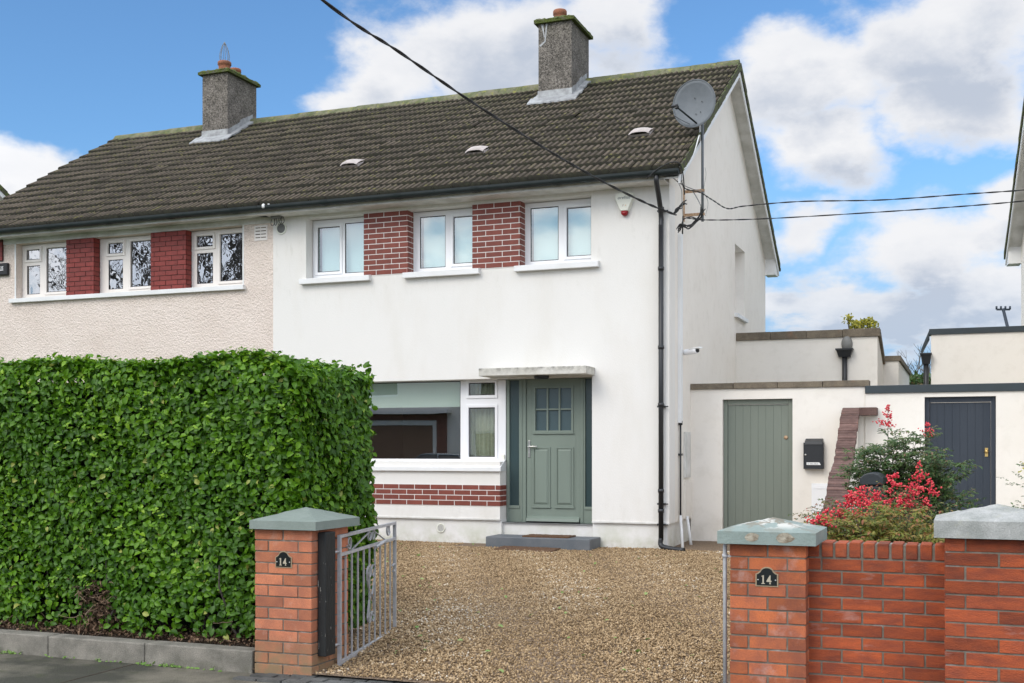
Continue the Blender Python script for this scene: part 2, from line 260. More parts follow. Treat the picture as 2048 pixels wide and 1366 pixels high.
# ---------------------------------------------------------------- building helpers
COL = scene.collection
def tag(o, label=None, cat=None, group=None, kind=None):
    if label: o['label'] = label
    if cat: o['category'] = cat
    if group: o['group'] = group
    if kind: o['kind'] = kind
    return o
def empty(name, loc, label, cat, group=None, rz=0):
    o = bpy.data.objects.new(name, None); o.location = loc; o.rotation_euler = (0, 0, rz); COL.objects.link(o); o.empty_display_size = .2
    return tag(o, label, cat, group)
def wloc(o):
    v = Vector(o.location)
    if o.parent: v = v + wloc(o.parent)
    return v
class MB:
    """collects shapes (world coordinates) and links them as one mesh"""
    def __init__(s): s.v = []; s.f = []; s.sm = []; s.mi = []; s.cur = 0
    def add(s, vs, fs, smooth=False):
        k = len(s.v); s.v += [tuple(p) for p in vs]; s.f += [tuple(i+k for i in f) for f in fs]; s.sm += [smooth]*len(fs); s.mi += [s.cur]*len(fs); return s
    def box(s, x0, x1, y0, y1, z0, z1):
        x0, x1 = min(x0, x1), max(x0, x1); y0, y1 = min(y0, y1), max(y0, y1); z0, z1 = min(z0, z1), max(z0, z1)
        return s.add([(x0,y0,z0),(x1,y0,z0),(x1,y1,z0),(x0,y1,z0),(x0,y0,z1),(x1,y0,z1),(x1,y1,z1),(x0,y1,z1)], [(0,3,2,1),(4,5,6,7),(0,1,5,4),(1,2,6,5),(2,3,7,6),(3,0,4,7)])
    def hexa(s, p): return s.add(p, [(0,3,2,1),(4,5,6,7),(0,1,5,4),(1,2,6,5),(2,3,7,6),(3,0,4,7)])
    def prism(s, poly, d):
        """polygon (list of 3-D points, counter-clockwise seen from the front) pushed by vector d"""
        n = len(poly); d = Vector(d); a = [Vector(p) for p in poly]; b = [p+d for p in a]
        return s.add(a+b, [tuple(range(n)), tuple(range(2*n-1, n-1, -1))]+[(i, i+n, (i+1) % n+n, (i+1) % n) for i in range(n)])
    def tube(s, path, r, n=8, smooth=True, caps=True, ry=None):
        path = [Vector(p) for p in path]; m = len(path); rs = r if isinstance(r, (list, tuple)) else [r]*m; vs = []; up = None
        for i, p in enumerate(path):
            t = (path[min(i+1, m-1)]-path[max(i-1, 0)]).normalized()
            if up is None: up = Vector((0, 0, 1)) if abs(t.z) < .9 else Vector((0, 1, 0))
            a = t.cross(up).normalized() if t.cross(up).length > 1e-4 else Vector((1, 0, 0)); b = a.cross(t).normalized(); up = b
            for k in range(n):
                th = 2*math.pi*k/n; vs.append(p+a*math.cos(th)*rs[i]+b*math.sin(th)*rs[i]*(ry or 1))
        fs = [(i*n+k, i*n+(k+1) % n, (i+1)*n+(k+1) % n, (i+1)*n+k) for i in range(m-1) for k in range(n)]
        s.add(vs, fs, smooth)
        if caps: k = len(s.v)-len(vs); s.f += [tuple(k+i for i in range(n-1, -1, -1)), tuple(k+(m-1)*n+i for i in range(n))]; s.sm += [False]*2; s.mi += [s.cur]*2
        return s
    def lathe(s, c, prof, n=16, axis='z'):
        vs = []
        for (r, h) in prof:
            for k in range(n):
                th = 2*math.pi*k/n; a, b = r*math.cos(th), r*math.sin(th)
                vs.append((c[0]+a, c[1]+b, c[2]+h) if axis == 'z' else (c[0]+a, c[1]-h, c[2]+b) if axis == 'y' else (c[0]+h, c[1]+a, c[2]+b))
        m = len(prof); fs = [(i*n+k, i*n+(k+1) % n, (i+1)*n+(k+1) % n, (i+1)*n+k) for i in range(m-1) for k in range(n)]
        fs += [tuple(range(n-1, -1, -1)), tuple((m-1)*n+k for k in range(n))]
        return s.add(vs, fs, True)
    def build(s, name, m, parent=None, bevel=0, label=None, solid=None, autos=True):
        me = bpy.data.meshes.new(name); off = wloc(parent) if parent else Vector((0, 0, 0))
        if parent is None and s.v:
            a = np.array(s.v); off = Vector(((a[:, 0].min()+a[:, 0].max())/2, (a[:, 1].min()+a[:, 1].max())/2, a[:, 2].min()))
        me.from_pydata([(p[0]-off[0], p[1]-off[1], p[2]-off[2]) for p in s.v], [], s.f)
        bm = bmesh.new(); bm.from_mesh(me); bmesh.ops.recalc_face_normals(bm, faces=bm.faces); bm.to_mesh(me); bm.free()
        me.polygons.foreach_set('use_smooth', s.sm); me.polygons.foreach_set('material_index', s.mi)
        for q in (m if isinstance(m, (list, tuple)) else [m]): me.materials.append(q)
        o = bpy.data.objects.new(name, me); COL.objects.link(o)
        if parent: o.parent = parent
        else: o.location = off
        if bevel:
            b = o.modifiers.new('bevel', 'BEVEL'); b.width = bevel; b.segments = 2; b.limit_method = 'ANGLE'; b.angle_limit = R(50)
        if label: o['label'] = label
        return o
def np_mesh(name, V, tmpl, m, parent=None, rnd=None, smooth=False, mi=None):
    """V (N, k, 3) world points of N copies of a template whose faces are tmpl; rnd = one random per copy"""
    n, k, _ = V.shape; off = np.array(wloc(parent)) if parent else np.zeros(3)
    if parent is None: off = np.array([(V[..., 0].min()+V[..., 0].max())/2, (V[..., 1].min()+V[..., 1].max())/2, V[..., 2].min()])
    me = bpy.data.meshes.new(name); me.vertices.add(n*k); me.vertices.foreach_set('co', (V-off).astype(np.float32).ravel())
    lens = np.array([len(f) for f in tmpl]); flat = np.array([i for f in tmpl for i in f])
    me.loops.add(n*len(flat)); me.loops.foreach_set('vertex_index', (flat[None, :]+np.arange(n)[:, None]*k).ravel().astype(np.int32))
    me.polygons.add(n*len(tmpl)); st = np.concatenate([[0], np.cumsum(lens)[:-1]]); me.polygons.foreach_set('loop_start', (st[None, :]+np.arange(n)[:, None]*len(flat)).ravel().astype(np.int32))
    me.update(calc_edges=True)
    if smooth: me.polygons.foreach_set('use_smooth', [True]*(n*len(tmpl)))
    if rnd is None: rnd = rng.random(n)
    at = me.attributes.new('rnd', 'FLOAT', 'POINT'); at.data.foreach_set('value', np.repeat(rnd, k).astype(np.float32))
    for q in (m if isinstance(m, (list, tuple)) else [m]): me.materials.append(q)
    if mi is not None: me.polygons.foreach_set('material_index', np.tile(np.array(mi, np.int32), n))
    o = bpy.data.objects.new(name, me); COL.objects.link(o)
    if parent: o.parent = parent
    else: o.location = off
    return o
def unit(a): return a/np.maximum(np.linalg.norm(a, axis=-1, keepdims=True), 1e-9)
LEAF_F = [(0, 5, 1), (1, 5, 6, 2), (2, 6, 3), (0, 1, 4), (1, 2, 7, 4), (2, 3, 7)]
def leaves(pos, nrm, tip, size, width=.6, fold=.12, curl=.15):
    """leaf-shaped 8-point sheets: pos at the leaf base, nrm facing, tip direction, size = length"""
    n = len(pos); z = unit(nrm); y = unit(tip-(tip*z).sum(1, keepdims=True)*z); x = np.cross(y, z)
    cu = curl*(.5+rng.random((n, 1)))
    T = [(0, 0, 0), (0, .38, .0), (0, .75, -.35), (0, 1, -1), (-.46, .33, 1), (.46, .33, 1), (.40, .70, .65), (-.40, .70, .65)]
    V = np.zeros((n, 8, 3)); s = size[:, None]
    for i, (a, b, c) in enumerate(T):
        h = fold*c if c > 0 else cu*c
        V[:, i] = pos+x*a*width*s*2*.55+y*b*s+z*(h*s)
    return V
def catmull(pts, n=8):
    p = [Vector(q) for q in pts]; p = [p[0]*2-p[1]]+p+[p[-1]*2-p[-2]]; o = []
    for i in range(1, len(p)-2):
        for k in range(n):
            t = k/n; a, b, c, d = p[i-1:i+3]; o.append(.5*((2*b)+(c-a)*t+(2*a-5*b+4*c-d)*t*t+(3*b-a-3*c+d)*t**3))
    return o+[p[-2]]
def wall_grid(mb, x0, x1, z0, z1, y0, y1, holes, axis='x'):
    """wall slab with rectangular openings; axis 'x' runs along x (thickness y0..y1), 'y' runs along y (thickness in x)"""
    xs = sorted({x0, x1, *[h[0] for h in holes], *[h[1] for h in holes]}); zs = sorted({z0, z1, *[h[2] for h in holes], *[h[3] for h in holes]})
    xs = [q for q in xs if x0 <= q <= x1]; zs = [q for q in zs if z0 <= q <= z1]
    inh = lambda i, j: i < 0 or j < 0 or i >= len(xs)-1 or j >= len(zs)-1 or any(h[0]-1e-6 <= xs[i] and xs[i+1] <= h[1]+1e-6 and h[2]-1e-6 <= zs[j] and zs[j+1] <= h[3]+1e-6 for h in holes)
    pt = (lambda a, t, z: (a, t, z)) if axis == 'x' else (lambda a, t, z: (t, a, z))
    for i in range(len(xs)-1):
        for j in range(len(zs)-1):
            if inh(i, j): continue
            a, b, c, d = xs[i], xs[i+1], zs[j], zs[j+1]
            mb.add([pt(a, y0, c), pt(b, y0, c), pt(b, y0, d), pt(a, y0, d)], [(0, 1, 2, 3)]); mb.add([pt(a, y1, c), pt(b, y1, c), pt(b, y1, d), pt(a, y1, d)], [(3, 2, 1, 0)])
            if inh(i-1, j): mb.add([pt(a, y0, c), pt(a, y0, d), pt(a, y1, d), pt(a, y1, c)], [(0, 1, 2, 3)])
            if inh(i+1, j): mb.add([pt(b, y0, c), pt(b, y1, c), pt(b, y1, d), pt(b, y0, d)], [(0, 1, 2, 3)])
            if inh(i, j-1): mb.add([pt(a, y0, c), pt(a, y1, c), pt(b, y1, c), pt(b, y0, c)], [(0, 1, 2, 3)])
            if inh(i, j+1): mb.add([pt(a, y0, d), pt(b, y0, d), pt(b, y1, d), pt(a, y1, d)], [(0, 1, 2, 3)])
    return mb
def bricks(mb, o, ud, nd, length, height, course=.08, blen=.265, joint=.012, th=.012, start=0, phase=0, jit=.0):
    """stretcher-bond bricks as separate small blocks over a rectangle; o lower-left corner, ud along, nd outwards"""
    o = Vector(o); ud = Vector(ud).normalized(); nd = Vector(nd).normalized(); up = Vector((0, 0, 1)); rows = int(round(height/course)); ch = height/rows
    for r in range(rows):
        x = -((r+phase) % 2)*blen/2-start
        while x < length-.004:
            a, b = max(x+joint/2, 0), min(x+blen-joint/2, length)
            if x <= 0: a = 0
            if b-a > .012:
                z0, z1 = r*ch+joint/2, (r+1)*ch-joint/2; t = th+random.uniform(-jit, jit); j = [random.uniform(-jit, jit)*.6 for _ in range(4)]
                p = [o+ud*a+up*(z0+j[0]), o+ud*b+up*(z0+j[1]), o+ud*b+up*(z1+j[2]), o+ud*a+up*(z1+j[3])]
                mb.add([q-nd*.01 for q in p]+[q+nd*t for q in p], [(4, 5, 6, 7), (0, 4, 7, 3), (1, 2, 6, 5), (3, 7, 6, 2), (0, 1, 5, 4)])
            x += blen
    return mb
def ring(mb, x0, x1, z0, z1, w, y0, y1):
    """rectangular frame of four butted bars"""
    mb.box(x0, x0+w, y0, y1, z0, z1); mb.box(x1-w, x1, y0, y1, z0, z1); mb.box(x0+w, x1-w, y0, y1, z0, z0+w); mb.box(x0+w, x1-w, y0, y1, z1-w, z1)
# ================================================================ THE GROUND
def sheet(name, m, pts, z, kind='structure'):
    mb = MB(); mb.add([(x, y, z(x, y) if callable(z) else z) for x, y in pts], [tuple(range(len(pts)))]); o = mb.build(name, m); return tag(o, kind=kind)
GZ = lambda x, y: .03+max(0, min(y, 17.3)-7.1)*.0195
sheet('ground', MT['grass'], [(-600, -600), (600, -600), (600, 600), (-600, 600)], -.16)
sheet('road', MT['asphalt'], [(-80, -2.5), (80, -2.5), (80, 3.6), (-80, 3.6)], -.13)
mb = MB(); mb.box(-80, 80, 3.75, 7.05, -.15, 0); tag(mb.build('pavement', MT['pavement']), kind='structure')
mb = MB()
for i in range(60): mb.box(-27+i*.915, -27+i*.915+.905, 3.6, 3.75, -.15, .004)
tag(mb.build('road_kerb', MT['kerb']), kind='structure')
mb = MB(); mb.box(-80, 80, -4.6, -2.5, -.15, 0); tag(mb.build('far_pavement', MT['pavement']), kind='structure')
YB0 = 7.05                                   # street boundary line
# paving joints: thin dark grooves as shallow strips
mb = MB()
for i in range(-14, 12): mb.box(i*1.53+.35, i*1.53+.362, 3.76, 7.04, .0, .002)
tag(mb.build('pavement_joints', MT['soil']), kind='structure')
mb = MB()
n = 26; ys = [YB0+i*(17.26-YB0)/n for i in range(n+1)]
mb.add([(x, y, GZ(x, y)) for y in ys for x in (-9.8, -1.42)], [(2*i, 2*i+1, 2*i+3, 2*i+2) for i in range(n)])
tag(mb.build('driveway_bed', MT['gravel_base']), kind='structure')
mb = MB(); mb.add([(x, y, .05+(y-YB0)*.018) for y in (YB0, 21.0) for x in (-1.42, 14)], [(0, 1, 3, 2)]); tag(mb.build('neighbour_drive', MT['paving']), kind='structure')
mb = MB(); mb.add([(x, y, z) for y, z in ((7.2, .14), (8.7, .17), (16.2, .17)) for x in (-21, -9.8)], [(0, 1, 3, 2), (2, 3, 5, 4)]); tag(mb.build('front_lawn', MT['grass']), kind='structure')
# planting bed under the hedge
mb = MB(); nx, ny = 90, 10; X0, X1 = -13.0, -4.74
mb.add([(X0+(X1-X0)*i/nx, 7.2+1.5*j/ny, .135+.05*math.sin(j/ny*math.pi)+random.uniform(-.012, .012)) for j in range(ny+1) for i in range(nx+1)],
       [(j*(nx+1)+i, j*(nx+1)+i+1, (j+1)*(nx+1)+i+1, (j+1)*(nx+1)+i) for j in range(ny) for i in range(nx)], True)
tag(mb.build('soil_bed', MT['soil']), kind='structure')
# gravel: loose stones over the driveway
def stones(name, n, fx):
    y = 7.08+(15.88-7.08)*rng.random(n*3); x = -9.0+rng.random(n*3)*7.6
    keep = fx(x, y); x, y = x[keep][:n], y[keep][:n]; n = len(x); s = .0068+.0078*rng.random(n)**1.5
    T = np.array([(1, 0, 0), (-1, 0, 0), (0, 1, 0), (0, -1, 0), (0, 0, 1), (0, 0, -1)], float); F = [(0, 2, 4), (2, 1, 4), (1, 3, 4), (3, 0, 4), (2, 0, 5), (1, 2, 5), (3, 1, 5), (0, 3, 5)]
    V = T[None]*(.7+.6*rng.random((n, 6, 1)))*s[:, None, None]*np.stack([np.ones(n), .6+.4*rng.random(n), .5+.35*rng.random(n)], 1)[:, None, :]
    V = V+rng.normal(0, .15, (n, 6, 3))*s[:, None, None]
    a = rng.random(n)*6.283; tl = rng.normal(0, .35, n); ca, sa = np.cos(a), np.sin(a)
    z = V[..., 2]+V[..., 0]*tl[:, None]; xx = V[..., 0]*ca[:, None]-V[..., 1]*sa[:, None]; yy = V[..., 0]*sa[:, None]+V[..., 1]*ca[:, None]
    gz = .03+np.maximum(0, np.minimum(y, 17.3)-7.1)*.0195+.006*np.sin(x*3.1+y*1.7)+rng.random(n)*.012
    V = np.stack([xx+x[:, None], yy+y[:, None], z+gz[:, None]], 2)
    tone = .10*np.sin(x*1.9+.8*np.sin(y*.9))*np.cos(y*.35)+.07*np.sin(x*4.3+y*2.1)+.05*np.sin(x*9-y*7.7); o = np_mesh(name, V, F, MT['stone'], rnd=np.clip(rng.random(n)*.96+tone, 0, 1)**(1.0))
    return tag(o, 'loose tan gravel covering the driveway in front of the white house', 'gravel', kind='stuff')
NST = 165000
stones('gravel', NST, lambda x, y: (x > -.62*y-.3) & (x > -8.9) & ((y > 7.75) | ((x > -4.25) & (x < -1.3))) & (x < np.where(y < 7.5, -1.42, -1.52)) & ~((x > -6.95) & (x < -4.95) & (y > 15.42)))
# fallen leaves on the gravel
n = 80; yy = 7.3+rng.random(n)*8.2; xx = -.55*yy+.3+(rng.random(n)**1.6)*(.34*yy); nn = np.stack([rng.normal(0, .3, n), rng.normal(0, .3, n), np.ones(n)], 1)
V = leaves(np.stack([xx, yy, .055+(yy-7.1)*.0195], 1), nn, rng.normal(0, 1, (n, 3)), .03+.03*rng.random(n), .65)
tag(np_mesh('fallen_leaves', V, LEAF_F, MT['fresh_leaf']), 'few pale green leaves scattered over the tan gravel', 'leaves', kind='stuff')
# dark setts along the mouth of the drive
for row, (ya, yb) in enumerate(((6.80, 6.90), (6.905, 7.005), (7.01, 7.17))):
    mb = MB() if row == 0 else mb
    x = -4.75+.07*row
    while x < -1.5:
        h = .012+random.uniform(0, .008); mb.hexa([(x+.004, ya+.004, -.03), (x+.196, ya+.004, -.03), (x+.196, yb-.004, -.03), (x+.004, yb-.004, -.03), (x+.010, ya+.010, h), (x+.190, ya+.010, h), (x+.190, yb-.010, h), (x+.010, yb-.010, h)]); x += .2
tag(mb.build('driveway_edging', MT['setts']), kind='structure')
# ================================================================ THE TWO HOUSES
YF, YE, ZE, YR, ZR, YK = 15.9, 15.52, 5.43, 20.1, 8.24, 24.3
XV, XW, XP, XL = -3.61, -3.84, -10.30, -16.92     # verge, side wall, party line, left verge
TH = math.atan2(ZR-ZE, YR-YE)
def roof_mesh(name, x0, x1, parent, rows=16, label=None, ye=YE, ze=ZE, yr=YR, zr=ZR, both=True, m='roof'):
    th = math.atan2(zr-ze, yr-ye); Ls = math.hypot(zr-ze, yr-ye); g = Ls/rows; wt = .30
    S = np.array([0, math.cos(th), math.sin(th)]); Nn = np.array([0, -math.sin(th), math.cos(th)]); nx = 13
    px = np.linspace(0, wt, nx); ph = .032*np.abs(np.sin(np.pi*px/.1))**.8; tiles = []
    for r in range(rows):
        x = x0-(.15 if r % 2 else 0); 
        while x < x1-.01:
            a, b = max(x, x0), min(x+wt, x1)
            if b-a > .02:
                q = px*(b-a)/wt+a; sag = random.uniform(-.005, .007)+.012*math.sin(x*.9+r*.35)+(.014 if random.random() < .03 else 0); s0 = r*g+random.uniform(-.009, .009)-(.03 if random.random() < .012 else 0); s1 = s0+g+.05; tw = random.uniform(-.007, .007)
                h = ph+sag+np.linspace(-tw, tw, nx)
                A = np.array([0, ye, ze])[None]+S[None]*s0+Nn[None]*(h[:, None]*0-.014); B = np.array([0, ye, ze])[None]+S[None]*s0+Nn[None]*(h[:, None]+.036); C = np.array([0, ye, ze])[None]+S[None]*min(s1, Ls)+Nn[None]*(h[:, None]+.0)
                V = np.concatenate([A, B, C]); V[:, 0] = np.tile(q, 3); tiles.append(V)
            x += wt
    V = np.array(tiles)
    F = [(i, i+1, nx+i+1, nx+i) for i in range(nx-1)]+[(nx+i, nx+i+1, 2*nx+i+1, 2*nx+i) for i in range(nx-1)]
    if both: W = V.copy(); W[..., 1] = 2*yr-W[..., 1]; V = np.concatenate([V, W])
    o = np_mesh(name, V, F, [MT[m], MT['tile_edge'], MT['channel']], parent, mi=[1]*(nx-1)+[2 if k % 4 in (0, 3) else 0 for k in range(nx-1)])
    if label: o['label'] = label
    return o
def ridge(x0, x1, parent, yr=YR, zr=ZR):
    mb = MB(); x = x0; 
    while x < x1-.01:
        b = min(x+.45, x1); dz = random.uniform(-.004, .006); pr = [(-.15, -.085), (-.12, -.02), (-.07, .045), (0, .075), (.07, .045), (.12, -.02), (.15, -.085)]
        vs = [(xx, yr+p[0]*k, zr+p[1]*k+dz+.02) for xx, k in ((x, 1.04), (b-.006, 1.0)) for p in pr]; n = len(pr)
        mb.add(vs, [(i, i+1, n+i+1, n+i) for i in range(n-1)], True); mb.add([vs[i] for i in range(n)], [tuple(range(n))]); mb.add([vs[n+i] for i in range(n)], [tuple(range(n-1, -1, -1))]); x = b
    return mb.build('ridge', MT['ridge'], parent)
def gable_trim(xw, xv, sgn, parent, yf=YF, ye=YE, ze=ZE, yr=YR, zr=ZR, front=True):
    """sloping soffit, white barge board, dark verge tiles and box ends; sgn +1 for a verge facing +x"""
    dz = (zr-ze)/(yr-ye); t = .02*sgn; yb = 2*yr-ye
    so = MB(); bb = MB(); vt = MB(); bx = MB()
    for (ya, za, yb_, zb) in ((ye+.03, ze, yr, zr), (yb-.03, ze, yr, zr)):
        d = lambda o: [(0, 0, o)]
        a, b = Vector((0, ya, za-.03)), Vector((0, yb_, zb-.03)); X = lambda x, p, o: (x, p.y, p.z+o)
        so.hexa([X(xw, a, -.10), X(xv-t, a, -.10), X(xv-t, b, -.10), X(xw, b, -.10), X(xw, a, -.075), X(xv-t, a, -.075), X(xv-t, b, -.075), X(xw, b, -.075)])
        bb.hexa([X(xv-t, a, -.17), X(xv, a, -.17), X(xv, b, -.17), X(xv-t, b, -.17), X(xv-t, a, .0), X(xv, a, .0), X(xv, b, .0), X(xv-t, b, .0)])
        nseg = 16
        for k in range(nseg):
            p, q = a.lerp(b, k/nseg), a.lerp(b, (k+1)/nseg); j = random.uniform(-.004, .004)
            vt.hexa([X(xv+t*.1, p, -.05), X(xv+t*1.2+j, p, -.05), X(xv+t*1.2+j, q, -.06), X(xv+t*.1, q, -.06), X(xv+t*.1, p, .088), X(xv+t*1.2+j, p, .088), X(xv+t*1.2+j, q, .066), X(xv+t*.1, q, .066)])
    for (ya, yb2) in ((2*yr-yf-.02, yb-.03),):
        zt = ze-.03; poly = [(ya, ze-.22), (yb2, ze-.22)]
        w0, w1 = xw+.004*sgn, xv-.024*sgn
        hi = ze-.13+dz*(min(abs(yb2-ye), abs(yb-ya)) if False else .35)
        if ya < yr: prof = [(ya, ze-.22), (yb2, ze-.22), (yb2, ze-.14+dz*(yb2-ye)), (ya, ze-.14)]
        else: prof = [(ya, ze-.22), (yb2, ze-.22), (yb2, ze-.14), (ya, ze-.14+dz*(yb-ya))]
        bx.prism([(xv-.022*sgn, y, z) for y, z in prof], (-(xv-xw)*.92, 0, 0))
    so.build('verge_soffit', MT['painted_grey'], parent); bb.build('barge_board', MT['painted'], parent); vt.build('verge', MT['roof_edge'], parent); bx.build('eaves_box', MT['painted'], parent)
def gutter(x0, x1, parent, y=YE, z=ZE):
    mb = MB(); n = 15; prof = [(-.062*math.cos(math.pi*i/(n-1)), -.075*math.sin(math.pi*i/(n-1))**.6) for i in range(n)]
    vs = []; 
    for x in (x0, x1):
        vs += [(x, y-.03+p[0], z-.02+p[1]) for p in prof]+[(x, y-.03+p[0]*.9, z-.02+p[1]*.9) for p in prof]
    f = []
    for i in range(n-1): f += [(i, i+1, 2*n+i+1, 2*n+i), (n+i, 3*n+i, 3*n+i+1, n+i+1)]
    SM = False
    f += [(0, 2*n, 3*n, n), (n-1, 2*n-1, 4*n-1, 3*n-1)]
    mb.add(vs, f, False)
    for x in (x0, x1-.004): mb.prism([(x, y-.03+p[0], z-.02+p[1]) for p in prof], (.004, 0, 0))
    x = x0+1.2
    while x < x1-.2:                        # unions and brackets
        for ww, k in ((.06, 1.06), (.02, 1.1)):
            mb.add([(xx, y-.03+p[0]*k, z-.02+p[1]*k) for xx in (x-ww, x+ww) for p in prof], [(i, i+1, n+i+1, n+i) for i in range(n-1)], True)
        x += 1.25
    return mb.build('gutter', MT['gutter'], parent)
def window(parent, x0, x1, z0, z1, y, panes, fm, gm, name='window', blind=None, sill=None, sillm='painted', depth=.06):
    """frame plate with a hole per pane, raised sash rings, glass sub-parts"""
    mb = MB(); wall_grid(mb, x0, x1, z0, z1, y, y+depth, [p[:4] for p in panes])
    for p in panes:
        if p[4]: mb.cur = 0; e = .045; ring(mb, p[0]-e, p[1]+e, p[2]-e, p[3]+e, e-.004, y-.018, y+.002)
        g = .012; mb.cur = 1; ring(mb, p[0]-.001, p[1]+.001, p[2]-.001, p[3]+.001, g, y+.006, y+.03); mb.cur = 0
    f = mb.build(name, [MT[fm], MT['black']], parent, bevel=.003)
    for p in panes: b = MB(); b.box(p[0]+.01, p[1]-.01, y+.014, y+.018, p[2]+.01, p[3]-.01); b.build('pane', MT[gm], f)
    if blind: b = MB(); b.box(blind[0], blind[1], y+.10, y+.105, blind[2], blind[3]); b.build('blind', MT[blind[4]], f)
    return f
# ---------------------------------------------------------------- white house
H = empty('semi_detached_house', (-7.07, YF, .2), 'smooth white rendered semi-detached house with green front door and grey step', 'house')
YW = YF+.20
g = lambda u: XY(u, YF); wx = lambda u: XY(u, YW)
ZH, ZS = 5.256, 4.29
holes = [(g(612), g(728), ZS, ZH), (g(815), g(945), ZS, ZH), (g(1040), g(1182), ZS, ZH)]
YD = YF+.24; XD0, XD1 = XY(1012, YD), g(1184)
WZ0, WZ1 = .53, 2.65; XG0 = -9.45
SILLZ = ZZ(1000, 923, YF)-.005
mb = MB(); wall_grid(mb, XP, XW, .56, 5.32, YF, YF+.34, holes+[(XG0, g(1000), SILLZ, WZ1), (g(1000), XD1, .56, WZ1)])
mb.build('front_wall', MT['render'], H)
mb = MB(); wall_grid(mb, XP, XW-.035, .05, .56, YF+.035, YF+.3, [(g(1001), XD1-.0, .05, .56)]); mb.build('plinth', MT['plinth'], H)
mb = MB(); mb.box(g(1001)-.02, XD1+.02, YF+.10, YF+.30, .05, .52); mb.build('door_riser', MT['plinth'], H)
# drip edge of the insulation
# side wall with the deep stair window
wy0, wy1 = YX(1470, XW), YX(1470, XW)+1.0
mb = MB(); wall_grid(mb, YF+.34, YK, .56, 5.45, XW-.30, XW, [(wy0, wy1, ZZ(1470, 627, wy0), ZZ(1470, 487, wy0))], 'y')
gz = lambda y: ZE+(ZR-ZE)/(YR-YE)*(y-YE)-.11
mb.box(XW-.30, XW, YF, YF+.34, 5.322, 5.45)
mb.prism([(XW, YF, 5.45), (XW, YK, 5.45), (XW, YK, gz(2*YR-YK)), (XW, YR, gz(YR)), (XW, YF, gz(YF))], (-.30, 0, 0))
mb.build('side_wall', MT['render_side'], H)
mb = MB(); mb.box(XW-.30, XW-.035, YF+.305, YK, .05, .555); mb.build('side_plinth', MT['plinth'], H)
mb = MB(); mb.box(XP+.02, XW-.302, YK-.3, YK-.01, .1, 5.5); mb.build('back_wall', MT['render_side'], H)
mb = MB(); mb.box(XW-.28, XW-.25, wy0-.002, wy1+.002, 4.0, 5.4); mb.build('stair_window', MT['upvc'], H)
mb = MB(); zs_ = ZZ(1470, 627, wy0); mb.box(XW-.24, XW+.06, wy0-.06, wy1+.06, zs_-.07, zs_+.004); mb.build('stair_window_sill', MT['painted'], H, bevel=.004)
# floor and room linings
mb = MB(); mb.box(XP+.05, XW-.31, YF+.36, YK-.31, 2.78, 2.95); mb.box(XP+.05, XW-.31, 20.4, 20.45, .6, 2.77); mb.box(XP+.05, XW-.31, YF+.36, 20.39, .5, .6); mb.box(-6.30, -6.2, YF+.36, 20.39, .61, 2.77)
mb.build('room_lining', MT['room'], H)
mb = MB(); mb.box(XP+.05, XW-.31, 19.0, 19.05, 2.96, 5.4); mb.box(XP+.05, XW-.31, YF+.36, 18.99, 5.42, 5.44); mb.build('upper_room_lining', MT['room'], H)
# brick piers between the upper windows
for ua, ub, uc in ((728, 815, 832), (945, 1040, 1053)):
    xa, xb = g(ua), g(ub); mo = MB(); mo.box(xa, xb+.004, YF-.006, YF, ZS-.01, ZH+.0); mo.box(xb, xb+.006, YF-.0005, YW-.002, ZS+.002, ZH-.002)
    pr = mo.build('brick_pier', MT['mortar_white'], H)
    bk = MB(); bricks(bk, (xa+.001, YF-.006, ZS-.005), (1, 0, 0), (0, -1, 0), xb-xa+.008, ZH-ZS-.0, th=.004, start=.05)
    bricks(bk, (xb+.006, YF-.010, ZS+.0), (0, 1, 0), (1, 0, 0), .19, ZH-ZS-.005, th=.004, start=.13); bk.build('brick_slips', MT['brick_slip'], pr)
# upper windows
def up(ul, ur_hole, p1, p2, sash):
    x0, x1 = ul, ur_hole
    return x0, x1
specs = [(g(612)+.012, g(728)-.002, (636, 680), (690, 731), 0), (g(815)+.008, g(945)-.002, (840, 891), (907, 948), 1), (g(1040)+.008, g(1182)-.002, (1061, 1117), (1134, 1180), 1)]
for (xa, xb, p1, p2, sh) in specs:
    z0, z1 = ZS+.015, ZH-.01; xm = xa+(xb-xa)*.5
    a = (wx(p1[0]), wx(p1[1])); b = (wx(p2[0]), min(wx(p2[1])+.05, xb-.055))
    e = [(.115, .10) if sh == k else (.075, .06) for k in (0, 1)]
    w_ = window(H, xa, xb, z0, z1, YW, [(*a, z0+e[0][0], z1-e[0][0], sh == 0), (*b, z0+e[1][0], z1-e[1][0], sh == 1)], 'upvc', 'glass_sky', blind=(a[0]+.015, xb-.05, z0+.03, z1-.03, 'blind'))
for (ua, ub) in ((598, 738), (805, 957), (1028, 1196)):
    mb = MB(); xa, xb = XY(ua, YF-.08), XY(ub, YF-.08)
    mb.hexa([(xa, YF-.09, ZS-.085), (xb, YF-.09, ZS-.085), (xb, YF-.001, ZS-.085), (xa, YF-.001, ZS-.085), (xa, YF-.09, ZS-.005), (xb, YF-.09, ZS-.005), (xb, YF-.001, ZS+.01), (xa, YF-.001, ZS+.01)])
    mb.build('window_sill', MT['painted'], H, bevel=.004)
for h in holes:
    mb = MB(); mb.box(h[0]+.003, h[1]-.003, YF+.001, YW+.06, ZS-.02, ZS+.012); mb.build('inner_sill', MT['painted'], H)
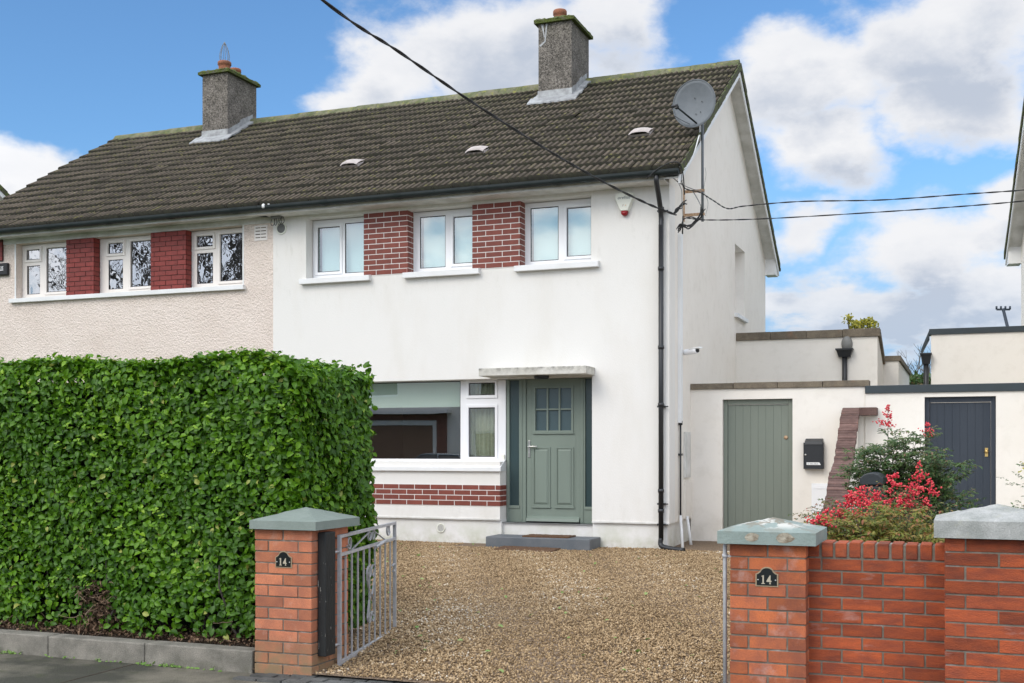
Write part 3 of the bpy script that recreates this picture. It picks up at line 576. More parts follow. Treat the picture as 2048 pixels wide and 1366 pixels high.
# ground-floor window
fy = YD; z0, z1 = SILLZ+.02, WZ1-.008
fx = lambda u: XY(u, fy); zz = lambda u, v: ZZ(u, v, fy)
pn = [(XG0+.09, fx(921), zz(921, 919), zz(921, 762), False), (fx(938), fx(990), zz(990, 914), zz(990, 815), True), (fx(938), fx(990), zz(990, 790), zz(990, 765), True)]
lw = window(H, XG0+.005, fx(1012)-.004, z0, z1, fy, pn, 'upvc', 'glass')
b = MB(); b.box(XG0+.1, fx(921), fy+.12, fy+.125, zz(921, 813), WZ1+.02); b.build('roller_blind', MT['blind2'], lw)
b = MB(); n = 60; xa, xb = fx(930), fx(1006)
b.add([(xa+(xb-xa)*i/n, fy+.16+.025*math.sin(i*.95)+.012*math.sin(i*2.3), z) for z in (z0+.02, z1-.02) for i in range(n+1)], [(i, i+1, n+2+i, n+1+i) for i in range(n)], True); b.build('curtain', MT['curtain'], lw)
mb = MB(); zs0, zs1 = ZZ(1000, 943, YF-.05), ZZ(1000, 935, YF-.05); xs1 = XY(1001, YF-.05)
mb.hexa([(XG0-.08, YF-.05, zs0), (xs1, YF-.05, zs0), (g(1000)+.0, fy-.004, zs0), (XG0-.08, fy-.004, zs0), (XG0-.08, YF-.05, zs1), (xs1, YF-.05, zs1), (g(1000)+.0, fy-.004, z0+.02), (XG0-.08, fy-.004, z0+.02)])
mb.build('window_sill', MT['painted'], H, bevel=.004)
# brick band under the window, returning into the door recess
bz0, bz1 = ZZ(1000, 1013, YF), ZZ(1000, 970, YF)
mo = MB(); mo.box(XG0, g(1000)+.003, YF-.005, YF-.0005, bz0, bz1); mo.box(g(1000)+.0005, g(1000)+.005, YF, fy-.003, bz0, bz1); bd = mo.build('brick_band', MT['mortar_white'], H)
bk = MB(); bricks(bk, (XG0, YF-.005, bz0), (1, 0, 0), (0, -1, 0), g(1000)-XG0+.009, bz1-bz0, th=.004, start=.06); bricks(bk, (g(1000)+.005, YF-.009, bz0), (0, 1, 0), (1, 0, 0), fy-YF, bz1-bz0, th=.004, start=.12); bk.build('brick_slips', MT['brick_slip'], bd)
mb = MB(); mb.box(XG0, g(1000), YF-.012, YF-.0005, .553, .575); mb.box(XD1, XW+.004, YF-.012, YF-.0005, .553, .575); mb.build('drip_bead', MT['painted_grey'], H)
# ---- front door
dz = lambda v: ZZ(1100, v, YD); dx = lambda u: XY(u, YD)
ZT = dz(752)+.0; ZB = dz(1046)
F = MB(); ya, yb = YD, YD+.09
lx0, lx1 = dx(1052), dx(1160)                       # leaf
fr0, fr1 = dx(1013), XD1-.004
F.box(fr0, fr0+.045, ya, yb, ZB, ZT); F.box(fr1-.05, fr1, ya, yb, ZB, ZT)
F.box(dx(1038), lx0-.004, ya, yb, ZB, ZT); F.box(lx1+.004, dx(1170), ya, yb, ZB, ZT)
F.box(lx0-.004, lx1+.004, ya, yb, dz(757)+.004, ZT)
F.box(fr0+.045, dx(1038), ya, yb, ZT-.05, ZT); F.box(dx(1170), fr1-.05, ya, yb, ZT-.05, ZT)
F.box(fr0+.045, dx(1038), ya, yb, ZB, dz(1015)); F.box(dx(1170), fr1-.05, ya, yb, ZB, dz(1015))
F.box(fr0+.04, dx(1038)+.01, ya-.014, ya-.0005, dz(1018), dz(1012)); F.box(dx(1170)-.01, fr1-.045, ya-.014, ya-.0005, dz(1018), dz(1012))
for u in (1043, 1165): F.box(dx(u)-.012, dx(u)+.012, ya-.012, ya-.0005, ZB+.02, ZT-.02)
fo = F.build('door_frame', MT['sage'], H, bevel=.003)
for xa, xb in ((fr0+.045, dx(1038)), (dx(1170), fr1-.05)):
    b = MB(); b.box(xa+.0005, xb-.0005, ya+.03, ya+.04, dz(1015)+.0005, ZT-.0505); b.build('sidelight_glass', MT['glass_sid'], fo)
D = MB(); la = YD+.025; D0, D1 = dz(1043), dz(757)
gx0, gx1, gz0, gz1 = dx(1070), dx(1142), dz(861), dz(776)
pl = [(dx(1067), dx(1097)), (dx(1113), dx(1144))]; pz0, pz1 = dz(1010), dz(897)
wall_grid(D, lx0, lx1, D0, D1, la, la+.05, [(gx0, gx1, gz0, gz1)])
ring(D, gx0-.03, gx1+.03, gz0-.03, gz1+.03, .03, la-.018, la-.0005)
D.box(gx0-.04, gx1+.04, la-.026, la-.0005, gz0-.05, gz0-.031)
for k in (1, 2): x = gx0+(gx1-gx0)*k/3; D.box(x-.012, x+.012, la-.008, la+.03, gz0, gz1)
zm = gz0+(gz1-gz0)*.5
for k in range(3): xa = gx0+(gx1-gx0)*k/3+(.0125 if k else 0); xb = gx0+(gx1-gx0)*(k+1)/3-(.0125 if k < 2 else 0); D.box(xa, xb, la-.007, la+.03, zm-.012, zm+.012)
for xa, xb in pl:
    ring(D, xa-.02, xb+.02, pz0-.02, pz1+.02, .022, la-.016, la-.0005)
    m_ = .035; D.hexa([(xa+m_, la-.018, pz0+m_), (xb-m_, la-.018, pz0+m_), (xb-.004, la-.0005, pz0+.004), (xa+.004, la-.0005, pz0+.004), (xa+m_, la-.018, pz1-m_), (xb-m_, la-.018, pz1-m_), (xb-.004, la-.0005, pz1-.004), (xa+.004, la-.0005, pz1-.004)])
    D.box(xa-.03, xb+.03, la-.022, la-.0005, pz0-.045, pz0-.0205)
D.hexa([(lx0+.01, la-.055, D0+.0), (lx1-.01, la-.055, D0+.0), (lx1-.01, la-.001, D0+.0), (lx0+.01, la-.001, D0+.0), (lx0+.01, la-.045, D0+.04), (lx1-.01, la-.045, D0+.04), (lx1-.01, la-.001, D0+.075), (lx0+.01, la-.001, D0+.075)])
for x in (dx(1067)-.05, dx(1144)+.05): D.box(x-.003, x+.003, la-.003, la-.0005, D0+.1, D1-.05)
do = D.build('front_door', MT['sage'], H, bevel=.003)
b = MB(); b.box(gx0+.0005, gx1-.0005, la+.031, la+.037, gz0+.0005, gz1-.0005); b.build('door_glass', MT['glass_frost'], do)
b = MB(); hx = dx(1057.5); hz = dz(893); b.box(hx-.016, hx+.016, la-.012, la-.001, hz-.16, hz+.09); b.tube([(hx, la-.012, hz), (hx, la-.055, hz)], .011); b.tube([(hx, la-.055, hz), (hx+.03, la-.06, hz), (hx+.14, la-.058, hz)], .011); b.lathe((hx, la-.012, hz-.10), [(.009, 0), (.009, .008)], 10, 'y'); b.build('door_handle', MT['chrome'], do, bevel=.002)
b = MB(); b.box(fr0-.01, XD1-.002, YF+.06, YD+.10, .52, ZB-.001); b.build('door_threshold', MT['lead'], H, bevel=.004)
# canopy
cx0, cx1 = XY(957, YF-.42), XY(1161, YF-.42)
b = MB(); b.box(cx0, XY(1172, YF-.42), YF-.42, YF-.001, WZ1+.012, WZ1+.125); b.build('door_canopy', MT['canopy'], H, bevel=.008)
b = MB(); b.lathe((XY(1083, YF-.2), YF-.2, WZ1-.035), [(.09, 0), (.11, .015), (.11, .045)], 20); b.build('canopy_light', MT['gutter_r'], H)
b = MB(); bx_ = fx(1007); b.box(bx_-.028, bx_+.028, fy-.035, fy-.001, zz(1007, 925), zz(1007, 909)); b.build('doorbell', MT['alarm'], H, bevel=.01)
# air bricks
for (u, v, r, mname) in ((882, 1056, .055, 'plinth_vent'), (563, 457, .075, 'wall_vent')):
    yy_ = YF+(.035 if v > 1000 else 0); c = (XY(u, yy_), yy_, ZZ(u, v, yy_)); b = MB(); b.lathe(c, [(r*1.3, .001), (r*1.3, .012), (r, .016), (r, .006)], 24, 'y'); vo = b.build(mname, MT['alarm'], H)
    b = MB(); b.lathe((c[0], c[1]-.006, c[2]), [(r, 0), (r, .003)], 24, 'y'); 
    for k in range(-3, 4): hw = math.sqrt(max(r*r-(k*r/4)**2, 0)); b.box(c[0]-hw, c[0]+hw, c[1]-.014, c[1]-.0095, c[2]+k*r/4-.004, c[2]+k*r/4+.003)
    b.build('grille', MT['coax'] if v < 1000 else MT['painted_grey'], vo)
# step
sx0, sx1 = XY(971, 15.42), XY(1180, 15.42)
ST = empty('door_step', ((sx0+sx1)/2, 15.6, .15), 'blue-grey painted concrete step below the green front door', 'step')
b = MB(); b.box(sx0, sx1, 15.42, YF+.03, .12, ZZ(1080, 1076, 15.42)); b.build('step_block', MT['step'], ST, bevel=.012)
stz = ZZ(1080, 1076, 15.42)
b = MB(); b.add([(0, 0, 0)], []); 
def matobj(name, x0, x1, y0, y1, z, label, rot=0):
    b = MB(); nx = 30; ny = 14; cx, cy = (x0+x1)/2, (y0+y1)/2; vs = []
    for s in (0, 1):
        for j in range(ny+1):
            for i in range(nx+1):
                x = x0+(x1-x0)*i/nx-cx; y = y0+(y1-y0)*j/ny-cy; xr = x*math.cos(rot)-y*math.sin(rot)+cx; yr_ = x*math.sin(rot)+y*math.cos(rot)+cy
                vs.append((xr, yr_, (z(yr_) if callable(z) else z)+(.018+random.uniform(-.002, .003) if s else 0)))
    m_ = (nx+1)*(ny+1); top = [(m_+j*(nx+1)+i, m_+j*(nx+1)+i+1, m_+(j+1)*(nx+1)+i+1, m_+(j+1)*(nx+1)+i) for j in range(ny) for i in range(nx)]
    sides = [(i, i+1, m_+i+1, m_+i) for i in range(nx)]+[(ny*(nx+1)+i, m_+ny*(nx+1)+i, m_+ny*(nx+1)+i+1, ny*(nx+1)+i+1) for i in range(nx)]
    sides += [(j*(nx+1), m_+j*(nx+1), m_+(j+1)*(nx+1), (j+1)*(nx+1)) for j in range(ny)]+[(j*(nx+1)+nx, (j+1)*(nx+1)+nx, m_+(j+1)*(nx+1)+nx, m_+j*(nx+1)+nx) for j in range(ny)]
    b.add(vs, top+sides); return tag(b.build(name, MT['coir']), label, 'doormat')
matobj('doormat', XY(1052, 15.66), XY(1143, 15.66), 15.50, 15.86, stz+.001, 'brown coir doormat lying on top of the grey step')
matobj('doormat', XY(995, 15.2), XY(1112, 15.2), 15.02, 15.40, lambda y: .225+(15.4-y)*-.05-.02, 'flat brown coir doormat on the gravel below the grey step', rot=-.06)
# roof
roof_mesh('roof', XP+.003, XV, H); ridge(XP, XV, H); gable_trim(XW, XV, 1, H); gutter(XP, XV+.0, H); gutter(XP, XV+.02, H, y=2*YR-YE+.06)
b = MB(); b.box(XP, XW-.001, YE+.05, YE+.075, 5.30, 5.44); b.box(XP, XW-.001, YE+.076, YF-.001, 5.30, 5.318); b.build('fascia', MT['painted_grey'], H)
b = MB(); dzr = (ZR-ZE)/(YR-YE)
for s in (1, -1): f_ = lambda y: YR+s*(y-YR); b.hexa([(XP, f_(YE+.1), ZE-.06), (XV-.03, f_(YE+.1), ZE-.06), (XV-.03, f_(YR), ZR-.12), (XP, f_(YR), ZR-.12), (XP, f_(YE+.1), ZE-.0), (XV-.03, f_(YE+.1), ZE-.0), (XV-.03, f_(YR), ZR-.06), (XP, f_(YR), ZR-.06)])
b.build('roof_underlay', MT['room'], H)
def chimney(parent, x0, x1, y0, y1, ztop, pots, stains=False):
    zr = lambda y: ZE+dzr*(y-YE)+.03 if y < YR else ZE+dzr*(2*YR-y-YE)+.03
    b = MB(); nx, nz = 14, 26; b.box(x0, x1, y0, y1, zr(y0)-.3, ztop); st = b.build('chimney', MT['pebbledash'], parent)
    b = MB(); o = .065; N_ = 18
    b.box(x0-o, x1+o, y0-o, y1+o, ztop+.001, ztop+.055); 
    gx = [x0-o+(x1-x0+2*o)*i/N_ for i in range(N_+1)]; gy = [y0-o+(y1-y0+2*o)*i/N_ for i in range(N_+1)]
    b.add([(x+random.uniform(-.012, .012), y+random.uniform(-.012, .012), ztop+.05+(.03+random.uniform(0, .03) if 0 < i < N_ and 0 < j < N_ else random.uniform(-.015, .012))) for j, y in enumerate(gy) for i, x in enumerate(gx)], [(j*(N_+1)+i, j*(N_+1)+i+1, (j+1)*(N_+1)+i+1, (j+1)*(N_+1)+i) for j in range(N_) for i in range(N_)], True)
    b.build('chimney_cap', MT['moss'], st)
    for (px, py, r, h) in pots:
        b = MB(); b.lathe((px, py, ztop+.05), [(r*1.0, 0), (r*.93, h*.55), (r*.93, h*.72), (r*1.08, h*.76), (r*1.08, h*.95), (r, h), (r*.8, h), (r*.78, h*.6)], 20); b.build('chimney_pot', MT['terracotta'], st)
    # lead flashing: front apron and stepped sides
    b = MB(); e = .012; zf = zr(y0)
    b.box(x0-e, x1+e, y0-e, y0-.001, zf-.02, zf+.17)
    for k in range(12):
        xa = x0-.14+(x1-x0+.28)*k/12; xb = x0-.14+(x1-x0+.28)*(k+1)/12; j = random.uniform(0, .05)
        b.add([(xa, y0-.015, zf+.055), (xb, y0-.015, zf+.055), (xb, y0-.20-j, zr(y0-.20-j)+.045), (xa, y0-.20-j, zr(y0-.20-j)+.045), (xa, y0-.015, zf+.03), (xb, y0-.015, zf+.03), (xb, y0-.20-j, zr(y0-.20-j)+.02), (xa, y0-.20-j, zr(y0-.20-j)+.02)], [(0, 1, 2, 3), (7, 6, 5, 4), (2, 6, 7, 3), (0, 3, 7, 4), (1, 5, 6, 2), (0, 4, 5, 1)])
    for sx, xx_ in ((1, x1), (-1, x0)):
        n_ = 6; ye_ = min(y1, YR)
        for k in range(n_):
            ya, yb_ = y0+(ye_-y0)*k/n_, y0+(ye_-y0)*(k+1)/n_; ja = random.uniform(-.02, .02)
            b.hexa([(xx_, ya, zr(ya)-.02), (xx_+sx*e, ya, zr(ya)-.02), (xx_+sx*e, yb_, zr(yb_)-.02), (xx_, yb_, zr(yb_)-.02), (xx_, ya, zr(ya)+.17+ja), (xx_+sx*e, ya, zr(ya)+.17+ja), (xx_+sx*e, yb_, zr(yb_)+.17+ja), (xx_, yb_, zr(yb_)+.17+ja)])
            w_ = .12+random.uniform(-.02, .02)
            b.hexa([(xx_, ya, zr(ya)+.02), (xx_+sx*w_, ya, zr(ya)+.01), (xx_+sx*w_, yb_, zr(yb_)+.01), (xx_, yb_, zr(yb_)+.02), (xx_, ya, zr(ya)+.06), (xx_+sx*w_, ya, zr(ya)+.045), (xx_+sx*w_, yb_, zr(yb_)+.045), (xx_, yb_, zr(yb_)+.06)])
    b.build('lead_flashing', MT['lead'], st)
    return st
YC = 19.25
ch = chimney(H, XY(1077, YC), XY(1143, YC), YC, 20.25, 9.10, [(XY(1121, 19.75), 19.72, .115, .33)])
b = MB(); cxl = XY(1077, YC)                      # whitish run-off streaks at the top left of the stack
b.add([(cxl+.05, YC-.004, 9.09), (cxl+.09, YC-.004, 9.09), (cxl+.12, YC-.004, 8.86), (cxl+.105, YC-.004, 8.86)], [(0, 1, 2, 3)]); b.add([(cxl+.14, YC-.004, 9.09), (cxl+.17, YC-.004, 9.09), (cxl+.135, YC-.004, 8.78), (cxl+.115, YC-.004, 8.80)], [(0, 1, 2, 3)]); b.add([(cxl+.115, YC-.004, 8.80), (cxl+.135, YC-.004, 8.78), (cxl+.04, YC-.004, 8.70), (cxl+.01, YC-.004, 8.72)], [(0, 1, 2, 3)])
b.build('limescale_streak', MT['lead'], ch)
def roof_vent(u, v, parent):
    # on the front slope: intersect the sight line with the roof plane
    m_ = (u-1024)/FPX; d = Vector((-SY+CY*m_, CY+SY*m_, (HOR-v)/FPX)); t = (ZE-dzr*YE+.05-CAMZ)/(d.z-dzr*d.y); p = d*t+Vector((0, 0, CAMZ))
    S = Vector((0, math.cos(TH), math.sin(TH))); Nn = Vector((0, -math.sin(TH), math.cos(TH))); X = Vector((1, 0, 0)); b = MB(); vs = []
    for (s, hgt) in ((-.14, .075), (-.12, .10), (.04, .085), (.17, .03)):
        for k in range(7): a = -1+2*k/6; vs.append(p+X*(a*.155)+S*s+Nn*(hgt*(1-abs(a)**4*.45)))
    b.add(vs, [(r*7+k, r*7+k+1, (r+1)*7+k+1, (r+1)*7+k) for r in range(3) for k in range(6)], True)
    b.add([p+X*-.155+S*-.14+Nn*.04, p+X*.155+S*-.14+Nn*.04, p+X*.155+S*-.12+Nn*.0, p+X*-.155+S*-.12+Nn*.0], [(0, 1, 2, 3)])
    b.add([p-X*.16+S*-.13+Nn*.0, p-X*.16+S*-.13+Nn*.052, p-X*.16+S*.16], [(0, 1, 2)]); b.add([p+X*.16+S*-.13+Nn*.0, p+X*.16+S*-.13+Nn*.052, p+X*.16+S*.16], [(0, 2, 1)])
    b.build('roof_vent', MT['vent'], parent)
MT['vent'] = mat('faded_pink_vent', (.52, .455, .43), .8, (.40, .36, .33), 14)
for u, v in ((705, 330), (955, 304), (1282, 268)): roof_vent(u, v, H)
# rainwater pipe at the right end of the front
xp = XY(1322, YF-.07); b = MB(); r = .036
xo = XY(1313, YE-.03); b.tube(catmull([(xo, YE-.03, ZE-.09), (xo, YE-.03, ZE-.17), ((xo+xp)/2, YE+.14, ZE-.34), (xp, YF-.07, ZE-.55), (xp, YF-.07, ZE-.75)], 5), r, 12)
b.tube([(xp, YF-.07, ZE-.7), (xp, YF-.07, .34)], r, 12); b.tube(catmull([(xp, YF-.07, .36), (xp+.0, YF-.08, .27), (xp+.10, YF-.13, .235), (xp+.36, YF-.22, .215)], 5), r, 12)
for z in (4.93, 4.1, 3.0, 2.2, 1.0, .72): b.lathe((xp, YF-.07, z), [(r+.008, 0), (r+.008, .05)], 12); 
for z in (4.93, 2.2, .84, .55): b.box(xp-.055, xp+.055, YF-.075, YF-.001, z-.012, z+.012); b.tube([(xp+.045, YF-.06, z), (xp+.10, YF-.06, z)], .009, 6)
b.build('downpipe', MT['gutter_r'], H)
# white cable duct and service pipes on the side wall
yd = YX(1361, XW+.03); dtop, dbot = ZZ(1361, 468, yd), ZZ(1361, 846, yd)
b = MB(); b.box(XW+.0005, XW+.055, yd-.05, yd+.05, dbot, dtop); b.build('cable_duct', MT['painted'], H, bevel=.004)
b = MB(); b.tube([(XW+.03, yd, dbot+.03), (XW+.03, yd, ZZ(1361, 1035, yd))], .014, 8); b.lathe((XW+.03, yd, dbot-.03), [(.03, 0), (.03, .06)], 10); b.box(XW+.0, XW+.05, yd-.02, yd+.07, dbot-.47, dbot-.44); b.build('gas_pipe', MT['soilpipe'] if 'soilpipe' in MT else MT['rustpipe'] if 'rustpipe' in MT else MT['gutter_r'], H)
for k, (uu, vt, vb) in enumerate(((1363, 1032, 1092), (1374, 1036, 1088))):
    b = MB(); b.tube([(XW+.03+.02*k, yd+.0+.35*k, ZZ(uu, vt, yd)), (XW+.12+.02*k, yd-.25+.45*k, .2)], .022, 10); b.build('waste_pipe', MT['painted'], H)
b = MB(); yb_ = YX(1376, XW+.03); b.box(XW+.0005, XW+.03, yb_-.16, yb_+.2, ZZ(1376, 955, yb_), ZZ(1376, 864, yb_)); b.box(XW+.0305, XW+.036, yb_-.13, yb_+.17, ZZ(1376, 950, yb_), ZZ(1376, 869, yb_))
tag(b.build('meter_cupboard', MT['painted_grey'], None, bevel=.004), 'narrow white meter cupboard on the side wall beside the white duct', 'meter box')
b = MB(); b.box(XW+.0005, XW+.028, yb_-.16, yb_+.26, ZZ(1376, 1036, yb_), ZZ(1376, 962, yb_)); b.build('wall_patch', MT['render_side'], H)
# ---------------------------------------------------------------- left neighbour
G = empty('semi_detached_house', (-13.6, YF, .2), 'pink roughcast semi-detached house with dark red brick window piers', 'house')
yn = YF+.14; gx = lambda u: XY(u, yn)
nz1, nz0 = ZZ(485, 448, YF)-.02, ZZ(485, 572, YF)
band = (g(32), g(487)); hs = [(g(32), g(134), nz0, nz1), (g(188), g(303), nz0, nz1), (g(372), g(485), nz0, nz1)]
print('neighbour window z', nz0, nz1)
lw0, lw1 = .9, 2.6
mb = MB(); wall_grid(mb, XL+.23, XP-.0005, .1, nz1+.001, YF+.004, YF+.3, hs+[(-15.6, -12.4, lw0, lw1)]); mb.build('front_wall', MT['roughcast'], G)
mb = MB(); wall_grid(mb, XL+.23, g(547)-.001, nz1+.002, 5.32, YF-.004, YF+.3, []); mb.build('head_band', MT['painted_grey'], G)
mb = MB(); wall_grid(mb, YF+.301, YK, .1, 5.3, XL+.23, XL+.5, [], 'y'); mb.prism([(XL+.23, YF, 5.33), (XL+.23, YF, gz(YF)), (XL+.23, YR, gz(YR)), (XL+.23, YK, gz(YF)), (XL+.23, YK, 5.33)], (.27, 0, 0)); mb.box(XL+.5, XP-.01, YK-.3, YK, .1, 5.5); mb.build('side_wall', MT['roughcast'], G)
mb = MB(); mb.box(XP-.12, XP-.02, YF+.301, YK-.3, .1, 5.35); mb.build('party_wall', MT['room'], G)
mb = MB(); mb.box(XL+.5, XP-.15, 18.6, 18.65, 2.9, 5.4); mb.box(XL+.5, XP-.15, YF+.32, 18.59, 2.8, 2.89); mb.box(XL+.5, XP-.15, 18.6, 18.65, .1, 2.7); mb.build('room_lining', MT['room'], G)
for (ua, ub, uc, tilt) in ((134, 188, 208, 0), (303, 372, 383, 0)):
    xa, xb = g(ua), g(ub); mo = MB(); mo.box(xa, xb+.003, YF-.012, YF-.0045, nz0+.004, nz1-.004); mo.box(xb, xb+.006, YF-.004, yn, nz0+.004, nz1-.004); pr = mo.build('brick_pier', MT['mortar_red'], G)
    bk = MB(); bricks(bk, (xa, YF-.012, nz0+.004), (1, 0, 0), (0, -1, 0), xb-xa+.008, nz1-nz0-.008, course=.078, blen=.235, joint=.012, th=.008, jit=.003, start=.05); bricks(bk, (xb+.006, YF-.018, nz0+.004), (0, 1, 0), (1, 0, 0), .15, nz1-nz0-.008, course=.078, blen=.235, joint=.012, th=.007, start=.1, jit=.001); bk.build('brick_face', MT['brick_red'], pr)
mb = MB(); mb.box(XL+.2, g(7), YF-.03, YF+.003, ZZ(5, 522, YF), ZZ(5, 478, YF)); 
bk = MB(); bricks(bk, (XL+.24, YF-.03, ZZ(5, 522, YF)), (1, 0, 0), (0, -1, 0), g(7)-XL-.24, .33, course=.078, blen=.235, joint=.008, th=.006); pr = mb.build('brick_pier', MT['mortar_red'], G); bk.build('brick_face', MT['brick_red'], pr)
for (xa, xb, ps) in ((g(32)+.01, g(134)-.002, (54, 80, 94, 135)), (g(188)+.01, g(303)-.002, (217, 246, 262, 303)), (g(372)+.01, g(485)-.004, (394, 426, 441, 484))):
    z0, z1 = nz0+.02, nz1-.006; a0, a1, b0, b1 = [gx(q) for q in ps]; b1 = min(b1+.03, xb-.05); zc = z0+(z1-z0)*.66
    wdo = window(G, xa, xb, z0, z1, yn, [(a0, a1, zc+.06, z1-.09, True), (a0, a1-.0, z0+.08, zc-.045, False), (b0, b1, z0+.10, z1-.085, True)], 'upvc_cream', 'glass_dark')
    b = MB(); n = 24; c0, c1 = xa+.03, xb-.03
    b.add([(c0+(c1-c0)*i/n, yn+.14+.02*math.sin(i*1.9), z) for z in (z0, z1) for i in range(n+1)], [(i, i+1, n+2+i, n+1+i) for i in range(n)], True); b.build('curtain', MT['curtain_grey'], wdo)
mb = MB(); mb.box(g(23), g(491), YF-.07, yn, nz0-.06, nz0+.012); mb.build('window_sill', MT['painted'], G, bevel=.004)
mb = MB(); mb.box(g(32)-.03, g(32)-.0005, YF-.003, yn, nz0, nz1); mb.build('window_surround', MT['painted'], G); mb = MB(); mb.box(g(485)+.0005, g(485)+.025, YF-.003, yn, nz0, nz1); mb.build('window_surround', MT['painted'], G)
window(G, -15.59, -12.41, lw0+.01, lw1-.01, yn, [(-15.5, -13.6, lw0+.1, lw1-.1, False), (-13.45, -12.5, lw0+.1, lw1-.1, True)], 'upvc_cream', 'glass')
c = P(522, 466, YF); b = MB(); b.box(c[0]-.12, c[0]+.12, YF-.006, YF+.003, c[2]-.12, c[2]+.12)
vo = b.build('air_vent', MT['roughcast_paint'] if 'roughcast_paint' in MT else MT['upvc_cream'], G); b = MB()
for k in range(4):
    for s in (-1, 1): b.box(c[0]+s*.052-.045, c[0]+s*.052+.045, YF-.009, YF-.0065, c[2]-.08+k*.052, c[2]-.065+k*.052)
b.build('vent_slots', MT['rustslot'] if 'rustslot' in MT else MT['coping'], vo)
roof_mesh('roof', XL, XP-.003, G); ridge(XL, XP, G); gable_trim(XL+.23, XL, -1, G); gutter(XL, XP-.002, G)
b = MB(); b.box(XL, XP-.001, YE+.05, YE+.075, 5.30, 5.44); b.box(XL, XP-.001, YE+.076, YF-.005, 5.322, 5.34); b.build('fascia', MT['painted_grey'], G)
b = MB()
for s in (1, -1): f_ = lambda y: YR+s*(y-YR); b.hexa([(XL+.03, f_(YE+.1), ZE-.06), (XP, f_(YE+.1), ZE-.06), (XP, f_(YR), ZR-.12), (XL+.03, f_(YR), ZR-.12), (XL+.03, f_(YE+.1), ZE-.0), (XP, f_(YE+.1), ZE-.0), (XP, f_(YR), ZR-.06), (XL+.03, f_(YR), ZR-.06)])
b.build('roof_underlay', MT['room'], G)
xc0, xc1 = XY(405, YC), XY(455, YC)
ch2 = chimney(G, xc0, xc1, YC, 20.25, 9.03, [(XY(452, 19.6), 19.55, .125, .28), (XY(470, 20.0), 20.0, .115, .28)])
b = MB(); c = (XY(452, 19.6), 19.55, 9.03+.31)      # wire bird guard on the taller pot
for k in range(8):
    a = math.pi*k/8*2; b.tube(catmull([(c[0]+.07*math.cos(a), c[1]+.07*math.sin(a), c[2]), (c[0]+.10*math.cos(a), c[1]+.10*math.sin(a), c[2]+.12), (c[0]+.06*math.cos(a), c[1]+.06*math.sin(a), c[2]+.30), (c[0], c[1], c[2]+.42)], 4), .005, 5)
b.lathe((c[0], c[1], c[2]), [(.075, 0), (.075, .02)], 12); b.build('bird_guard', MT['coax'], ch2)
# ================================================================ SIDE GATES, EXTENSIONS, NEXT HOUSES
YG = 17.26
def gatewall(name, label, x0, x1, y, ztop, copz, gu, gv, gm, wm, cm, over=.02, gname='side_gate', sag=0, hx1=None, gate_lab=None):
    W = empty(name, ((x0+x1)/2, y, .15), label, 'wall'); gx0, gx1 = XY(gu[0], y), XY(gu[1], y); gt = ZZ((gu[0]+gu[1])/2, gv, y)
    b = MB(); wall_grid(b, x0, x1, .05, copz, y, y+.215, [(gx0, gx1, .05, gt)]); b.build('wall', MT[wm], W)
    b = MB(); n = 4; 
    if cm == 'coping':
        xs = [x0+(x1-x0+.06)*k/n for k in range(n+1)]
        for k in range(n): b.box(xs[k]+.004, xs[k+1]-.004, y-.035-random.uniform(0, .006), y+.25, copz+.001, ztop+random.uniform(-.006, .004))
    else: b.box(x0, x1, y-.03, y+.25, copz-.03, ztop)
    b.build('coping', MT[cm], W, bevel=.006)
    f = MB(); yy = y+.07; f.box(gx0+.002, gx0+.062, yy, yy+.07, .2, gt-.002); f.box(gx1-.062, gx1-.002, yy, yy+.07, .2, gt-.002); f.box(gx0+.063, gx1-.063, yy, yy+.07, gt-.075, gt-.002); fr = f.build('gate_frame', MT[gm], W, bevel=.004)
    d = MB(); a, c = gx0+.064, gx1-.064; nb = 8
    for k in range(nb): d.box(a+(c-a)*k/nb+.0012, a+(c-a)*(k+1)/nb-.0012, yy+.03, yy+.05, .22, gt-.08)
    d.box(a, c, yy+.036, yy+.049, .22, gt-.08); gd = d.build(gname, MT[gm], W, bevel=.0012)
    return W, gd, yy, gt
xg0, xg1 = XW, XY(1730, YG)
W1, gd1, yy1, gt1 = gatewall('garden_wall', 'cream rendered wall holding the sage green boarded side gate', xg0+.0, xg1, YG, ZZ(1560, 764, YG), ZZ(1560, 776, YG), (1445, 1585), 798, 'sage_flat', 'render_side', 'coping')
b = MB(); kx = XY(1572, yy1+.03); b.lathe((kx, yy1+.03, ZZ(1572, 875, yy1)), [(.03, 0), (.03, .006), (.012, .02)], 12, 'y'); b.build('gate_lock', MT['rust'], gd1)
W2, gd2, yy2, gt2 = gatewall('garden_wall', 'cream rendered wall with dark metal flashing holding the navy side gate', xg1+.004, 4.5, YG-.02, ZZ(1850, 769.5, YG), ZZ(1850, 781, YG), (1849, 1992), 793, 'navy', 'render_side', 'navy_metal')
b = MB(); kx = XY(1973, yy2); kz = ZZ(1973, 903, yy2); b.lathe((kx, yy2+.03, kz), [(.028, 0), (.03, .01), (.02, .02), (.012, .035), (.024, .05), (.02, .065)], 14, 'y'); b.box(kx-.02, kx+.02, yy2+.018, yy2+.0295, kz-.07, kz+.05); b.build('gate_knob', MT['brass'], gd2)
